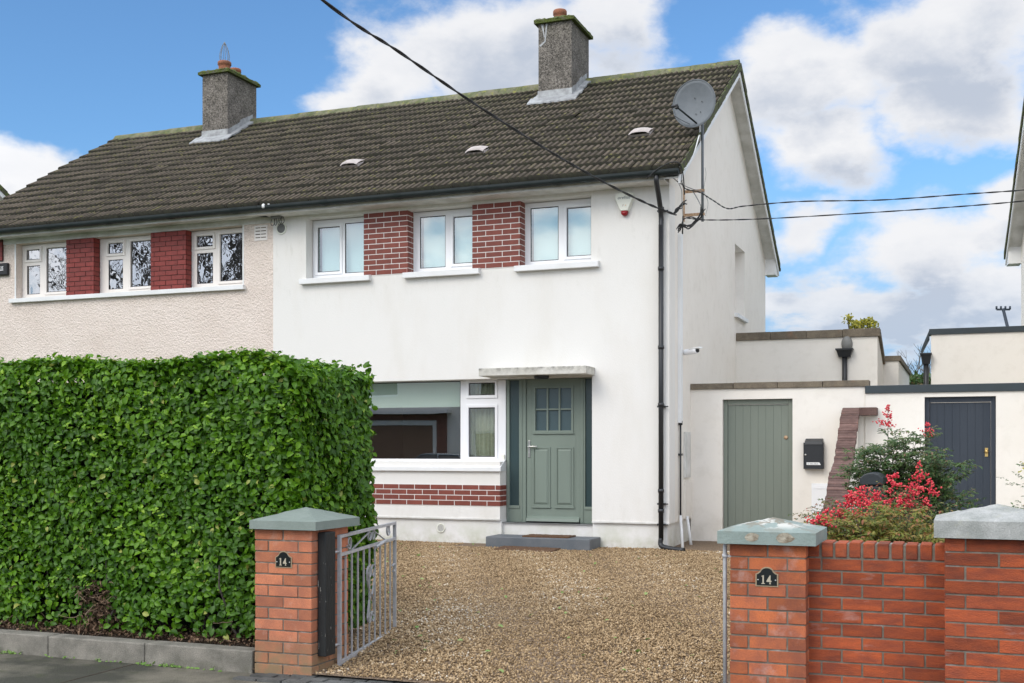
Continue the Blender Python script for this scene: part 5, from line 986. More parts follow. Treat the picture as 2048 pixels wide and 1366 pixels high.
# ---------------------------------------------------------------- hedge
def hedge():
    h = empty('hedge', (-8.7, 7.9, .15), 'tall dense clipped green hedge behind the kerb on the left', 'hedge'); X0, X1, Y0, Y1, Z0, Z1 = -9.4, -4.52, 7.30, 8.42, .20, 2.30
    # front face, right end, top: sample positions with bulges
    def bulge(a, b_): return .045*np.sin(a*2.1+1)*np.cos(b_*1.7)+.035*np.sin(a*5.3+b_*4.1)+.02*np.sin(a*11+b_*9)
    P_, N__ = [], []
    def rough(n): return -np.abs(rng.normal(0, .055, n))+.02
    def top_z(x, y): return Z1+.03*np.sin(x*1.3)+.02*np.sin(x*4+y*3)-.07*np.clip((-9.2-x)/1.5, 0, 1)-.16*np.clip((x+4.95)/.45, 0, 1)**2
    n = 27000; x = X0+(X1-X0)*rng.random(n)**.85; z = Z0+(Z1-Z0)*rng.random(n); low = rng.random(n) < np.clip((z-(.22+.10*np.sin(x*1.9+.7)+.10*np.sin(x*4.7+1)))*6, .3, 1); gap = np.exp(-((x+6.35)**2/.035+(z-.42)**2/.05)); low &= rng.random(n) > gap*.93; x, z = x[low], z[low]; z = np.minimum(z, top_z(x, Y0)-.01)
    rnd_ = .11*np.clip((z-(Z1-.16))/.16, 0, 1)**2; cor = .14*np.clip((x-(X1-.2))/.2, 0, 1)**2
    y = Y0-bulge(x, z)-rough(len(x))+rnd_+cor-.05*np.clip(1.0-z, 0, 1)*0; P_.append(np.stack([x, y, z], 1)); N__.append(np.tile([0, -1, .35], (len(x), 1)))
    n = 12500; y = Y0+(Y1-Y0)*rng.random(n); z = .2+(Z1-.2)*rng.random(n); z = np.minimum(z, top_z(np.full(n, X1), y)-.0); x = X1+bulge(y+3, z)*.7+rough(n)-.08*np.clip((z-(Z1-.3))/.3, 0, 1)**2; P_.append(np.stack([x, y, z], 1)); N__.append(np.tile([1, -.1, .35], (n, 1)))
    n = 9500; x = X0+(X1-X0)*rng.random(n)**.9; y = Y0+.02+(Y1-Y0)*rng.random(n)**1.3; z = top_z(x, y)+rough(n)+.03*rng.random(n)*(rng.random(n) < .3); P_.append(np.stack([x, y, z], 1)); N__.append(np.tile([0, -.2, 1], (n, 1)))
    n = 3000; x = X0+(X1-X0)*rng.random(n); z = Z0+(Z1-Z0)*rng.random(n); P_.append(np.stack([x, np.full(n, Y1)+rough(n), z], 1)); N__.append(np.tile([0, 1, .35], (n, 1)))
    p = np.concatenate(P_); nn = np.concatenate(N__); n = len(p)
    nn = unit(nn)+rng.normal(0, .42, (n, 3)); tip = np.stack([rng.normal(0, .9, n), rng.normal(0, .35, n), rng.normal(-.35, .6, n)], 1)
    topm = nn[:, 2] > .85; tip[topm, 2] = rng.normal(.5, .5, topm.sum())
    r = rng.random(n); clump = .5+.5*np.sin(p[:, 0]*3.1+p[:, 2]*4.3)*np.sin(p[:, 0]*1.3-p[:, 2]*2.7+p[:, 1]*2)
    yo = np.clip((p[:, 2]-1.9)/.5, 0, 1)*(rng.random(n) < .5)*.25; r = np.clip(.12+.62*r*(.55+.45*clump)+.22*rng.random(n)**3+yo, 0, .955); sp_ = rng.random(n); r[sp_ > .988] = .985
    sz = .038+.034*rng.random(n); 
    np_mesh('foliage', leaves(p, nn, tip, sz, .62, .14, .22), LEAF_F, MT['hedge_leaf'], h, r)
    # sprigs above the top and out of the face: upright shoots of small leaves
    pts, ns, tp, ss, rr = [], [], [], [], []
    for i in range(560):
        if i < 360: x = X0+(X1-X0)*random.random()**.9; y = Y0+.05+1.0*random.random()**2; z = float(top_z(np.array(x), np.array(y))); d = Vector((random.gauss(0, .25), random.gauss(-.1, .25), 1)).normalized()
        elif i < 480: x = X0+(X1-X0)*random.random(); z = .5+1.7*random.random(); y = Y0-.01; d = Vector((random.gauss(0, .3), -.8, .6)).normalized()
        else: y = Y0+(Y1-Y0)*random.random(); z = .5+1.5*random.random(); x = X1+.01; d = Vector((.8, random.gauss(0, .3), .6)).normalized()
        Ln = random.uniform(.02, .06)
        for k in range(6):
            q = Vector((x, y, z))+d*Ln*k/5; a = k*2.4+random.random(); s_ = Vector((math.cos(a), math.sin(a), .5)); pts.append(q); tp.append(s_+d*.6); ns.append(d+s_*-.3); ss.append(.022+.022*random.random()); rr.append(random.uniform(.62, .95))
    A = lambda q: np.array([tuple(v) for v in q]); np_mesh('young_shoots', leaves(A(pts), A(ns), A(tp), np.array(ss), .55, .12, .2), LEAF_F, MT['hedge_leaf'], h, np.array(rr))
    # dark interior
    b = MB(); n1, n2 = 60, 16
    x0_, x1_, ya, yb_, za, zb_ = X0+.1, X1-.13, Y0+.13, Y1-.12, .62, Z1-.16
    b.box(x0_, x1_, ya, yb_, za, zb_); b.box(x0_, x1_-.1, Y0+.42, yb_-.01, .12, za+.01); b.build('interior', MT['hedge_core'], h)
    # stems
    b = MB(); x = X0+.2
    while x < X1-.1:
        x += random.uniform(.09, .2)
        for k in range(2):
            y = random.uniform(Y0+.05, Y1-.3); path = [Vector((x, y, .1))]
            for q in range(4): path.append(path[-1]+Vector((random.gauss(0, .06), random.gauss(-.01, .05), .16)))
            b.tube(path, [.014, .012, .009, .007, .005], 6)
    b.build('stems', MT['bark'], h)
    b = MB()
    for i in range(90):
        x = random.choice([random.gauss(-6.35, .13), random.gauss(-6.35, .13), random.gauss(-7.3, .35), random.uniform(X0, X1)]); p0 = Vector((x, Y0-.02+random.uniform(-.02, .25), random.uniform(.14, .55))); d = Vector((random.gauss(0, .7), random.gauss(-.3, .3), random.gauss(.1, .6))).normalized(); path = [p0]
        for q in range(4): d = (d+Vector((random.gauss(0, .4), random.gauss(0, .3), random.gauss(-.05, .35)))).normalized(); path.append(path[-1]+d*random.uniform(.025, .06))
        b.tube(path, [.004, .0035, .003, .0025, .0015], 4)
    tag(b.build('dead_twigs', MT['dead'], h), kind='stuff')
    n = 900; x = rng.normal(-6.33, .10, n); z = .16+.42*rng.random(n); y = Y0-.01+rng.normal(0, .04, n)
    k = rng.random(n) < .36; x, y, z = x[k], y[k], z[k]; n = len(x)
    np_mesh('dead_leaves', leaves(np.stack([x, y, z], 1), rng.normal(0, 1, (n, 3))+[0, -1, 0], rng.normal(0, 1, (n, 3))+[0, 0, -1], .02+.025*rng.random(n), .5, .3, .6), LEAF_F, MT['litter'], h, rng.random(n)*.94)
    return h
hedge()
n = 3400; x = -9.4+4.6*rng.random(n); y = 7.2+.35*rng.random(n)**1.0; V = leaves(np.stack([x, y, .165+.05*np.sin((y-7.2)/1.5*3.14)+.012*rng.random(n)], 1), np.stack([rng.normal(0, .5, n), rng.normal(0, .5, n), np.ones(n)], 1), rng.normal(0, 1, (n, 3)), .015+.03*rng.random(n), .6, .2, .4)
tag(np_mesh('leaf_litter', V, LEAF_F, MT['litter']), 'brown leaf litter and crumbs along the kerb under the hedge', 'leaf litter', kind='stuff')
# weeds at the foot of the kerb
pts = []; n = 150; x = np.concatenate([rng.normal(-5.45, .12, 60), rng.normal(-7.0, .05, 20), rng.uniform(-9, -4.9, 70)]); y = 7.04-np.abs(rng.normal(0, .015, n))
V = leaves(np.stack([x, y, np.full(n, .004)], 1), np.stack([rng.normal(0, .6, n), -.5+rng.normal(0, .5, n), np.full(n, .6)], 1), np.stack([rng.normal(0, 1, n), rng.normal(-.3, .4, n), .25+rng.random(n)*.5], 1), .015+.025*rng.random(n), .45)
tag(np_mesh('weeds', V, LEAF_F, MT['fresh_leaf'], None, rng.random(n)*.4), 'tiny green weeds in the joint at the foot of the kerb', 'weeds', kind='stuff')
# ---------------------------------------------------------------- curved dividing wall with brick coping
xa, xb = -1.61, -1.39
DW = empty('dividing_wall', (-1.28, 12, .1), 'cream garden wall with swept dark brick coping running out from the house', 'wall')
prof = [(17.22, 2.20), (16.9, 2.12), (16.5, 1.95), (16.1, 1.74), (15.7, 1.53), (15.4, 1.42), (15.1, 1.36), (14.8, 1.30), (14.5, 1.16), (14.2, 1.02), (13.8, .92), (13.2, .86), (12.4, .83), (11, .82), (9.4, .82), (7.42, .82)]
pp = catmull([(0, a, c) for a, c in prof], 6)
b = MB(); vs = []
SK = lambda y: .27*(17.2-y)/9.8
for q in pp: k_ = SK(q.y); vs += [(xa+.02+k_, q.y, .0), (xb-.02+k_, q.y, .0), (xb-.02+k_, q.y, q.z-.065), (xa+.02+k_, q.y, q.z-.065)]
n = len(pp); b.add(vs, [(i*4+k, i*4+(k+1) % 4, (i+1)*4+(k+1) % 4, (i+1)*4+k) for i in range(n-1) for k in range(4)]+[(0, 1, 2, 3), tuple((n-1)*4+k for k in (3, 2, 1, 0))]); b.build('wall', MT['render_side'], DW)
b = MB(); acc = 0; last = pp[0]; nxt = 0
segs = [(pp[i], pp[i+1]) for i in range(n-1)]; Ltot = sum((c-a).length for a, c in segs)
def at(s):
    for a, c in segs:
        l_ = (c-a).length
        if s <= l_: return a.lerp(c, s/l_), (c-a).normalized()
        s -= l_
    return pp[-1], (pp[-1]-pp[-2]).normalized()
s = 0
while s < Ltot-.07:
    p, t = at(s+.035); u_ = Vector((0, -t.z, t.y)); 
    if u_.z < 0: u_ = -u_
    hw = .0325; hx = random.uniform(-.006, .006)+SK(p.y); hh = random.uniform(-.004, .004)
    q = []
    for o_ in (-.065, hh):
        q += [Vector((xa-.012+hx, 0, 0))+p-t*hw+u_*o_, Vector((xb+.012+hx, 0, 0))+p-t*hw+u_*o_, Vector((xb+.012+hx, 0, 0))+p+t*hw+u_*o_, Vector((xa-.012+hx, 0, 0))+p+t*hw+u_*o_]
    b.hexa(q); s += .074
b.build('brick_coping', MT['brick_dark'], DW, bevel=.004)
b = MB(); b.box(xb+.013, xb+.25, 16.92, 17.23, 2.08, 2.19); b.build('coping_end', MT['brick_dark'], DW, bevel=.005)
# ---------------------------------------------------------------- things on the walls
def lbox(u0, u1, v0, v1, Y): return XY(u0, Y), XY(u1, Y), ZZ((u0+u1)/2, v1, Y), ZZ((u0+u1)/2, v0, Y)
x0, x1, z0, z1 = lbox(1607, 1647, 881, 938, YG-.1); LB = empty('letterbox', ((x0+x1)/2, YG-.05, z0), 'charcoal metal letterbox on the cream wall right of the sage gate', 'letterbox')
b = MB(); b.box(x0, x1, YG-.11, YG-.001, z0, z1-.03); b.box(x0+.02, x1-.02, YG-.115, YG-.1105, z0+.05, z1-.06); b.build('box', MT['letterbox'], LB, bevel=.004)
b = MB(); b.hexa([(x0+.015, YG-.125, z1-.06), (x1-.01, YG-.125, z1-.06), (x1-.01, YG-.001, z1-.029), (x0+.015, YG-.001, z1-.029), (x0+.02, YG-.11, z1-.01), (x1-.015, YG-.11, z1-.01), (x1-.015, YG-.001, z1+.03), (x0+.02, YG-.001, z1+.03)]); b.build('lid', MT['letterbox'], LB, bevel=.003)
b = MB(); b.lathe((x0+.03, YG-.115, (z0+z1)/2), [(.013, 0), (.013, .01)], 12, 'y'); b.build('lock', MT['chrome'], LB)
b = MB(); q0, q1 = x0+.045, x1-.045; b.prism([(q0, YG-.1158, z0+.028+.03), (q1+.01, YG-.1158, z0+.028+.03), (q1-.012, YG-.1158, z0+.028+.068), (q0, YG-.1158, z0+.028+.068)], (0, -.001, 0)); st = b.build('name_sticker', MT['painted'], LB)
b = MB(); random.seed(3); x = q0+.015
for wd in (.028, .045, .05):
    k = 0
    while k < wd-.004 and x+k < q1-.012: b.box(x+k, x+k+.004, YG-.1175, YG-.117, z0+.068, z0+.068+random.choice([.010, .014, .010])); k += .0065
    x += wd+.010
b.build('sticker_lettering', MT['coax'], st)
x0, x1, z0, z1 = lbox(1623, 1662, 967, 1060, YG-.04); b = MB(); b.box(x0, x1+.12, YG-.04, YG-.001, .32, z1); b.box(x0+.025, x1+.09, YG-.046, YG-.0405, .36, z1-.03); b.box(x0+.04, x1, YG-.05, YG-.0465, z1-.085, z1-.08); b.box(x0+.04, x1, YG-.05, YG-.0465, z1-.07, z1-.065)
tag(b.build('meter_cupboard', MT['upvc'], None, bevel=.004), 'white meter cupboard low on the cream wall under the letterbox', 'meter box')
# burglar alarm of the white house
def alarm():
    y = YF-.001; c = Vector((XY(1249, y-.04), y, ZZ(1249, 405, y-.04))); k = .128
    A_ = empty('alarm_box', (c.x, y, c.z), 'ivory triangular alarm box with red lamp near the right upper window', 'alarm box')
    o = [(-.42, 1.0), (.42, 1.0), (.88, .82), (1.0, .42), (.42, -1.0), (-.42, -1.0), (-1.0, .42), (-.88, .82)]; b = MB(); n = 8
    vs = [(c.x+x*k*1.12, y, c.z+z*k*1.1+.01) for x, z in o]+[(c.x+x*k, y-.075, c.z+z*k+.01) for x, z in o]; b.add(vs, [tuple(range(n)), tuple(range(2*n-1, n-1, -1))]+[(i, (i+1) % n, n+(i+1) % n, n+i) for i in range(n)]); b.build('cover', MT['alarm'], A_, bevel=.006)
    b = MB(); b.lathe((c.x, y-.012, c.z-k*1.08), [(.050, 0), (.052, .02), (.048, .045), (.03, .058), (.0, .06)], 16, 'y'); b.build('lamp_lens', MT['red_plastic'], A_)
    def text(s, size, loc, m_, sh=0):
        cu = bpy.data.curves.new('t', 'FONT'); cu.body = s; cu.size = size; cu.align_x = 'CENTER'; cu.extrude = .0008; cu.shear = sh; ob = bpy.data.objects.new('t', cu); COL.objects.link(ob); dg = bpy.context.evaluated_depsgraph_get(); dg.update(); me = bpy.data.meshes.new_from_object(ob.evaluated_get(dg)); bpy.data.objects.remove(ob)
        me.materials.clear(); me.materials.append(MT[m_]); me.transform(Matrix.Rotation(R(90), 4, 'X')); return me, loc
    for s, size, lc, m_, nm in (('orefnas', .062, Vector((c.x-.0, y-.0765, c.z+.045)), 'dish', 'brand_lettering'), ('I', .05, Vector((c.x-.018, y-.0765, c.z-.062)), 'rust_dark', 'logo_stroke'), ('•', .07, Vector((c.x+.018, y-.0765, c.z-.072)), 'gold', 'logo_dot')):
        me, l_ = text(s, size, lc, m_, .3); ob = bpy.data.objects.new(nm, me); COL.objects.link(ob); ob.parent = A_; ob.location = l_-A_.location
MT['rust_dark'] = mat('dark_red_print', (.25, .06, .04), .6); MT['gold'] = mat('pale_orange_print', (.75, .55, .35), .6)
alarm()
c = P(4, 538, YF-.03); AB = empty('alarm_box', (c[0]-.06, YF, c[2]), 'black alarm box with white lettering at the left edge of the pink wall', 'alarm box')
b = MB(); b.box(c[0]-.30, XY(15, YF-.05), YF-.06, YF-.001, ZZ(4, 551, YF-.05), ZZ(4, 526, YF-.05)); b.build('cover', MT['black'], AB, bevel=.018)
b = MB(); zl, y = ZZ(4, 537.5, YF-.06), YF-.0605; xr = XY(6.5, y)
for k in range(4): xx_ = xr-.062*k; b.box(xx_-.040, xx_-.030, y-.002, y, zl, zl+.042); b.box(xx_-.0295, xx_, y-.002, y, zl+.032, zl+.042); b.box(xx_-.0295, xx_, y-.002, y, zl, zl+.010); b.box(xx_-.0295, xx_-.006, y-.002, y, zl+.017, zl+.025)
b.box(xr-.25, xr, y-.002, y, zl-.030, zl-.014); b.build('lettering', MT['painted'], AB)
# security camera on the duct
c = P(1366, 706, yd-.0); SC = empty('security_camera', (XW+.06, yd+.06, c[2]), 'small white bullet camera sticking out beside the white duct', 'camera')
b = MB(); q = Vector((XW+.06, yd+.10, ZZ(1366, 704, yd))); d = Vector((.62, -.42, .03)).normalized(); b.tube([q, q+d*.05, q+d*.20, q+d*.27], [.040, .044, .042, .040], 14); b.build('body', MT['upvc'], SC)
b = MB(); b.tube([q+d*.14+Vector((0, 0, .030)), q+d*.34+Vector((0, 0, .036))], [.046, .040], 12, ry=.35); b.build('sunshade', MT['painted'], SC); b = MB(); b.tube([q+d*.27, q+d*.285], .03, 12); b.build('lens', MT['black'], SC)
# satellite dish on its mast
dxm, dym = -3.56, 16.75
dym = YX(1405, dxm); S0 = empty('satellite_dish', (dxm, dym, ZZ(1405, 440, dym)), 'round grey satellite dish on a steel mast in front of the roof verge', 'satellite dish')
zt, zb = ZZ(1405, 236, dym), ZZ(1405, 443, dym); b = MB(); b.tube([(dxm, dym, zb), (dxm, dym, zt)], .020, 10)
b.build('mast', MT['dish'], S0)
b = MB()                                              # rusty wall brackets
for v_ in (381, 428):
    b = MB(); z = ZZ(1405, v_, dym); b.box(XW+.0005, dxm+.03, dym-.02, dym+.02, z-.018, z+.018); b.build('wall_bracket', MT['rust'], S0)
b = MB(); b.box(XW+.0005, XW+.012, dym-.03, dym+.03, ZZ(1405, 440, dym), ZZ(1405, 370, dym)); b.build('bracket_plate', MT['rust'], S0)
c = Vector((XY(1391, dym-.2), dym-.2, ZZ(1391, 210, dym-.2))); rr = 43/FPX*(dym/(CY+SY*.16)); ax = Vector((-.08, -.98, .05)).normalized(); e1 = ax.cross(Vector((0, 0, 1))).normalized(); e2 = e1.cross(ax)
if e2.z < 0: e2 = -e2
b = MB(); vs = []; nr, na = 7, 40
for th_ in (0, .012):
    for i in range(nr+1):
        for k in range(na): r_ = rr*i/nr; a = 6.283*k/na; vs.append(c+(e1*math.cos(a)*1.0+e2*math.sin(a)*1.10)*r_+ax*((r_/rr)**2*.075-th_))
fs = []; tt = (nr+1)*na
for i in range(nr):
    for k in range(na): q = (i*na+k, i*na+(k+1) % na, (i+1)*na+(k+1) % na, (i+1)*na+k); fs += [q, tuple(tt+w__ for w__ in reversed(q))]
fs += [(nr*na+k, nr*na+(k+1) % na, tt+nr*na+(k+1) % na, tt+nr*na+k) for k in range(na)]; b.add(vs, fs, True); rim = [c+(e1*math.cos(6.283*k/na)+e2*math.sin(6.283*k/na)*1.10)*rr+ax*.073 for k in range(na+1)]; b.tube(rim, .007, 6, caps=False); b.build('reflector', MT['dish'], S0)
b = MB(); p0 = c-e2*rr*.85+ax*.05+e1*(rr*-.15); 
if (c+e1).x > c.x: s_ = 1
else: s_ = -1
p0 = c-e2*rr*.92+e1*s_*rr*.12+ax*.05; p1 = c-e2*rr*.42-e1*s_*rr*.50+ax*.42
b.tube([p0, p1], .013, 8); b.build('feed_arm', MT['gutter'], S0); b = MB(); b.tube([p1-ax*.05, p1+ax*.01], [.032, .028], 12); b.tube([p1+Vector((-.06, 0, 0)), p1+Vector((.03, 0, .01))], .022, 10); b.tube(catmull([p1+Vector((-.05, 0, -.01)), p1+Vector((-.06, .02, -.10)), p0+Vector((-.10, 0, .0)), p0], 5), .004, 5); b.build('receiver_head', MT['gutter_r'], S0)
b = MB(); b.tube([Vector((dxm, dym, zt-.02)), c-ax*.02-e2*.05], .02, 8); q = c-ax*.02; b.box(q.x-.07, q.x+.07, q.y, q.y+.06, q.z-.12, q.z+.10); b.build('dish_bracket', MT['gutter_r'], S0)
b = MB()
for a_, r_ in ((.1, .22), (.3, -.12), (-.45, -.05), (-.38, .16)): q = c+e2*rr*a_+e1*s_*rr*(r_+.1)+ax*.022; b.tube([q-ax*.01, q+ax*.006], .007, 8)
b.build('bolt', MT['gutter_r'], S0)
# ---------------------------------------------------------------- overhead wires
def cable(name, pts, r, m_, label, twist=True, strands=2, cat='cable'):
    """twisted pair following a smooth path through 3-D points"""
    path = catmull(pts, 14); b = MB()
    if not twist: b.tube(path, r, 6)
    else:
        for s_ in range(strands):
            q = []
            for i, p in enumerate(path):
                t = (path[min(i+1, len(path)-1)]-path[max(i-1, 0)]).normalized(); a = t.cross(Vector((0, 0, 1))).normalized(); c_ = a.cross(t); L__ = i*.75+s_*6.283/strands; q.append(p+a*math.cos(L__)*r*.75+c_*math.sin(L__)*r*.75)
            b.tube(q, r*.8, 6)
    return tag(b.build(name, MT[m_]), label, cat, 'overhead wires')
def ray(u, v, t): m_ = (u-1024)/FPX; return Vector((t*(-SY+CY*m_), t*(CY+SY*m_), CAMZ+(HOR-v)/FPX*t))
tk = YF/(CY+SY*(1352-1024)/FPX)-.25
c1 = [ray(u, v, tk+(10.3-tk)*f) for u, v, f in ((1352, 430, 0), (1290, 405, .09), (1200, 360, .22), (1100, 303, .37), (950, 208, .59), (800, 105, .80), (645, 0, 1.0))]
last = c1[-1]-c1[-2]; c1 += [c1[-1]+last*2.2+Vector((0, 0, .25)), c1[-1]+last*5+Vector((0, 0, .9))]
cable('overhead_cable', c1, .011, 'cable', 'thick black overhead cable crossing diagonally in front of the roof')
tq = 15.9
c2 = [ray(u, v, tq+dt) for u, v, dt in ((1362, 345, .0), (1368, 375, .0), (1400, 385, .1), (1425, 400, .0), (1455, 417, -.1), (1490, 412, -.2), (1600, 403, -.6), (1760, 400, -1.2), (1920, 389, -1.9), (2048, 380, -2.5), (2200, 366, -3.2))]
cable('overhead_cable', c2, .0065, 'cable', 'upper of two thin black wires leaving the gable to the right')
c3 = [ray(u, v, tq+dt) for u, v, dt in ((1372, 436, .0), (1420, 440, -.1), (1540, 437, -.5), (1760, 424, -1.3), (1920, 413, -2.0), (2048, 402, -2.6), (2200, 386, -3.3))]
cable('overhead_cable', c3, .006, 'cable', 'lower of two thin black wires leaving the gable to the right')
KN = empty('cable_clamp', tuple(ray(1375, 430, tq)), 'tangled black cable clamp and loops on the upper corner of the white gable', 'cable clamp')
random.seed(11); b = MB()
for k in range(7):
    j = lambda: Vector((random.gauss(0, .018), random.gauss(0, .015), random.gauss(0, .02)))
    b.tube(catmull([ray(1347, 428, tk)+j()*.3, ray(1355, 420, tk+.04)+j(), ray(1362, 412, tk+.1)+j(), ray(1368+k, 406, tk+.15)+j()], 5), .008, 5)
b.build('strain_clamp', MT['cable'], KN); b = MB()
for k in range(7):
    j = lambda: Vector((random.gauss(0, .015), random.gauss(0, .02), random.gauss(0, .018)))
    b.tube(catmull([ray(1405, 418, tq)+j(), ray(1400, 432, tq)+j(), ray(1390, 445, tq)+j(), ray(1375, 452, tq)+j(), ray(1363, 450, tq)+j(), ray(1358, 462, tq)+j()], 5), .007, 5)
b.tube(catmull([ray(1364, 447, tq), ray(1368, 438, tq), ray(1382, 434, tq), ray(1395, 438, tq+.05), ray(1410, 440, tq+.05)], 6), .009, 6); b.tube([ray(1366, 432, tq), ray(1365, 468, tq)], .010, 6)
b.build('cable_loop', MT['cable'], KN); b = MB()
b.tube(catmull([ray(1345, 355, tq), ray(1362, 368, tq+.05), ray(1385, 378, tq+.1), ray(1404, 382, tq+.2)], 6), .006, 5); b.tube(catmull([ray(1355, 362, tq), ray(1363, 380, tq+.05), ray(1364, 400, tq+.1), ray(1366, 432, tq+.1)], 6), .005, 5); b.tube(catmull([ray(1384, 380, tq+.1), ray(1394, 396, tq+.1), ray(1402, 412, tq+.05)], 6), .007, 5); b.tube(catmull([ray(1410, 335, tq+.4), ray(1412, 350, tq+.3), ray(1408, 380, tq+.2), ray(1416, 405, tq+.2), ray(1411, 432, tq+.1)], 6), .003, 5)
b.build('thin_wires', MT['coax'], KN)
b = MB(); rv = lambda y: (XV+.03, y, ZE+dzr*(y-YE)-.10)
b.tube(catmull([(XV-.03, YE-.01, ZE+.02), (XV+.03, YE+.25, ZE+.05), (XV+.04, YE+.7, ZE+.34), (XV+.05, YE+1.05, ZE+.70), (dxm-.03, dym-.05, zt-.35), (dxm-.03, dym-.02, zt-.05)], 6), .010, 6); tag(b.build('aerial_cable', MT['whitecable']), 'white cable running from the dish down the verge to the gutter', 'cable')
b = MB(); b.tube(catmull([(XV-.42, YE-.10, ZE-.13), (XV-.30, YE-.10, ZE-.03), (XV-.12, YE-.09, ZE+.055), (XV+.01, YE-.06, ZE+.05), (XV+.05, YE+.0, ZE-.08), (XV+.05, YE+.10, ZE-.35)], 6), .008, 6); tag(b.build('loose_cable', MT['cable']), 'dark loose cable looped over the right end of the gutter', 'cable')
# small junction under the eaves at the party line
JB = empty('cable_junction', (XP-.03, YF-.1, 5.2), 'grey cable junction with hanging loops under the gutter between the two houses', 'junction box')
b = MB(); cj = Vector(P(553, 433, YF-.12)); b.box(cj.x-.09, cj.x+.09, YF-.16, YF-.06, cj.z-.03, cj.z+.035); b.build('junction_box', MT['coax'], JB, bevel=.012); b = MB()
for (du, dv, w_) in ((-8, 18, .05), (-2, 17, .03), (6, 16, .05), (10, 14, .07)): q = Vector(P(553+du, 434, YF-.13)); b.tube(catmull([q, q+Vector((-w_*.6, 0, -dv*.0055)), q+Vector((0, 0, -dv*.0078)), q+Vector((w_*.7, 0, -dv*.0055)), q+Vector((w_*.5, 0, -.0))], 5), .0045, 5)
b.tube(catmull([cj, cj+Vector((-.35, .03, .03)), cj+Vector((-.9, .03, .06)), cj+Vector((-1.6, .04, .09))], 6), .012, 6); b.tube(catmull([cj, cj+Vector((.3, .05, .06)), cj+Vector((.8, .08, .08)), cj+Vector((1.6, .1, .1))], 6), .008, 6); b.build('cable_loop', MT['cable'], JB)
b = MB(); q = P(527, 414, YE-.08); b.lathe((q[0], q[1], q[2]-.02), [(.02, 0), (.028, .02), (.028, .05), (.012, .07)], 12); b.lathe((q[0]+.075, q[1]+.03, q[2]), [(.014, 0), (.02, .02), (.016, .05)], 12); tag(b.build('wire_insulator', MT['insul']), 'small white ceramic insulators on the gutter above the party line', 'insulator')
# ---------------------------------------------------------------- dark bin behind the shrub
BN = empty('wheelie_bin', (-1.0, 12.4, .1), 'dark grey bin with rounded top standing behind the red-berried shrub', 'bin'); bx0, bx1 = XY(1722, 12.2), XY(1757, 12.2); bzt = ZZ(1738, 946, 12.2)
b = MB(); b.hexa([(bx0+.04, 12.25, .16), (bx1-.01, 12.25, .16), (bx1-.01, 12.70, .16), (bx0+.04, 12.70, .16), (bx0, 12.2, bzt-.12), (bx1+.03, 12.2, bzt-.12), (bx1+.03, 12.8, bzt-.12), (bx0, 12.8, bzt-.12)]); b.build('body', MT['bin'], BN, bevel=.03)
b = MB(); pr = [(bx0-.01, bzt-.119), (bx1+.04, bzt-.119), (bx1+.04, bzt-.05), (bx1+.0, bzt-.015), (bx1-.05, bzt), (bx0+.07, bzt), (bx0+.03, bzt-.015), (bx0-.01, bzt-.05)]; b.prism([(x, 12.17, z) for x, z in pr], (0, .66, 0)); b.build('lid', MT['bin'], BN, bevel=.01)
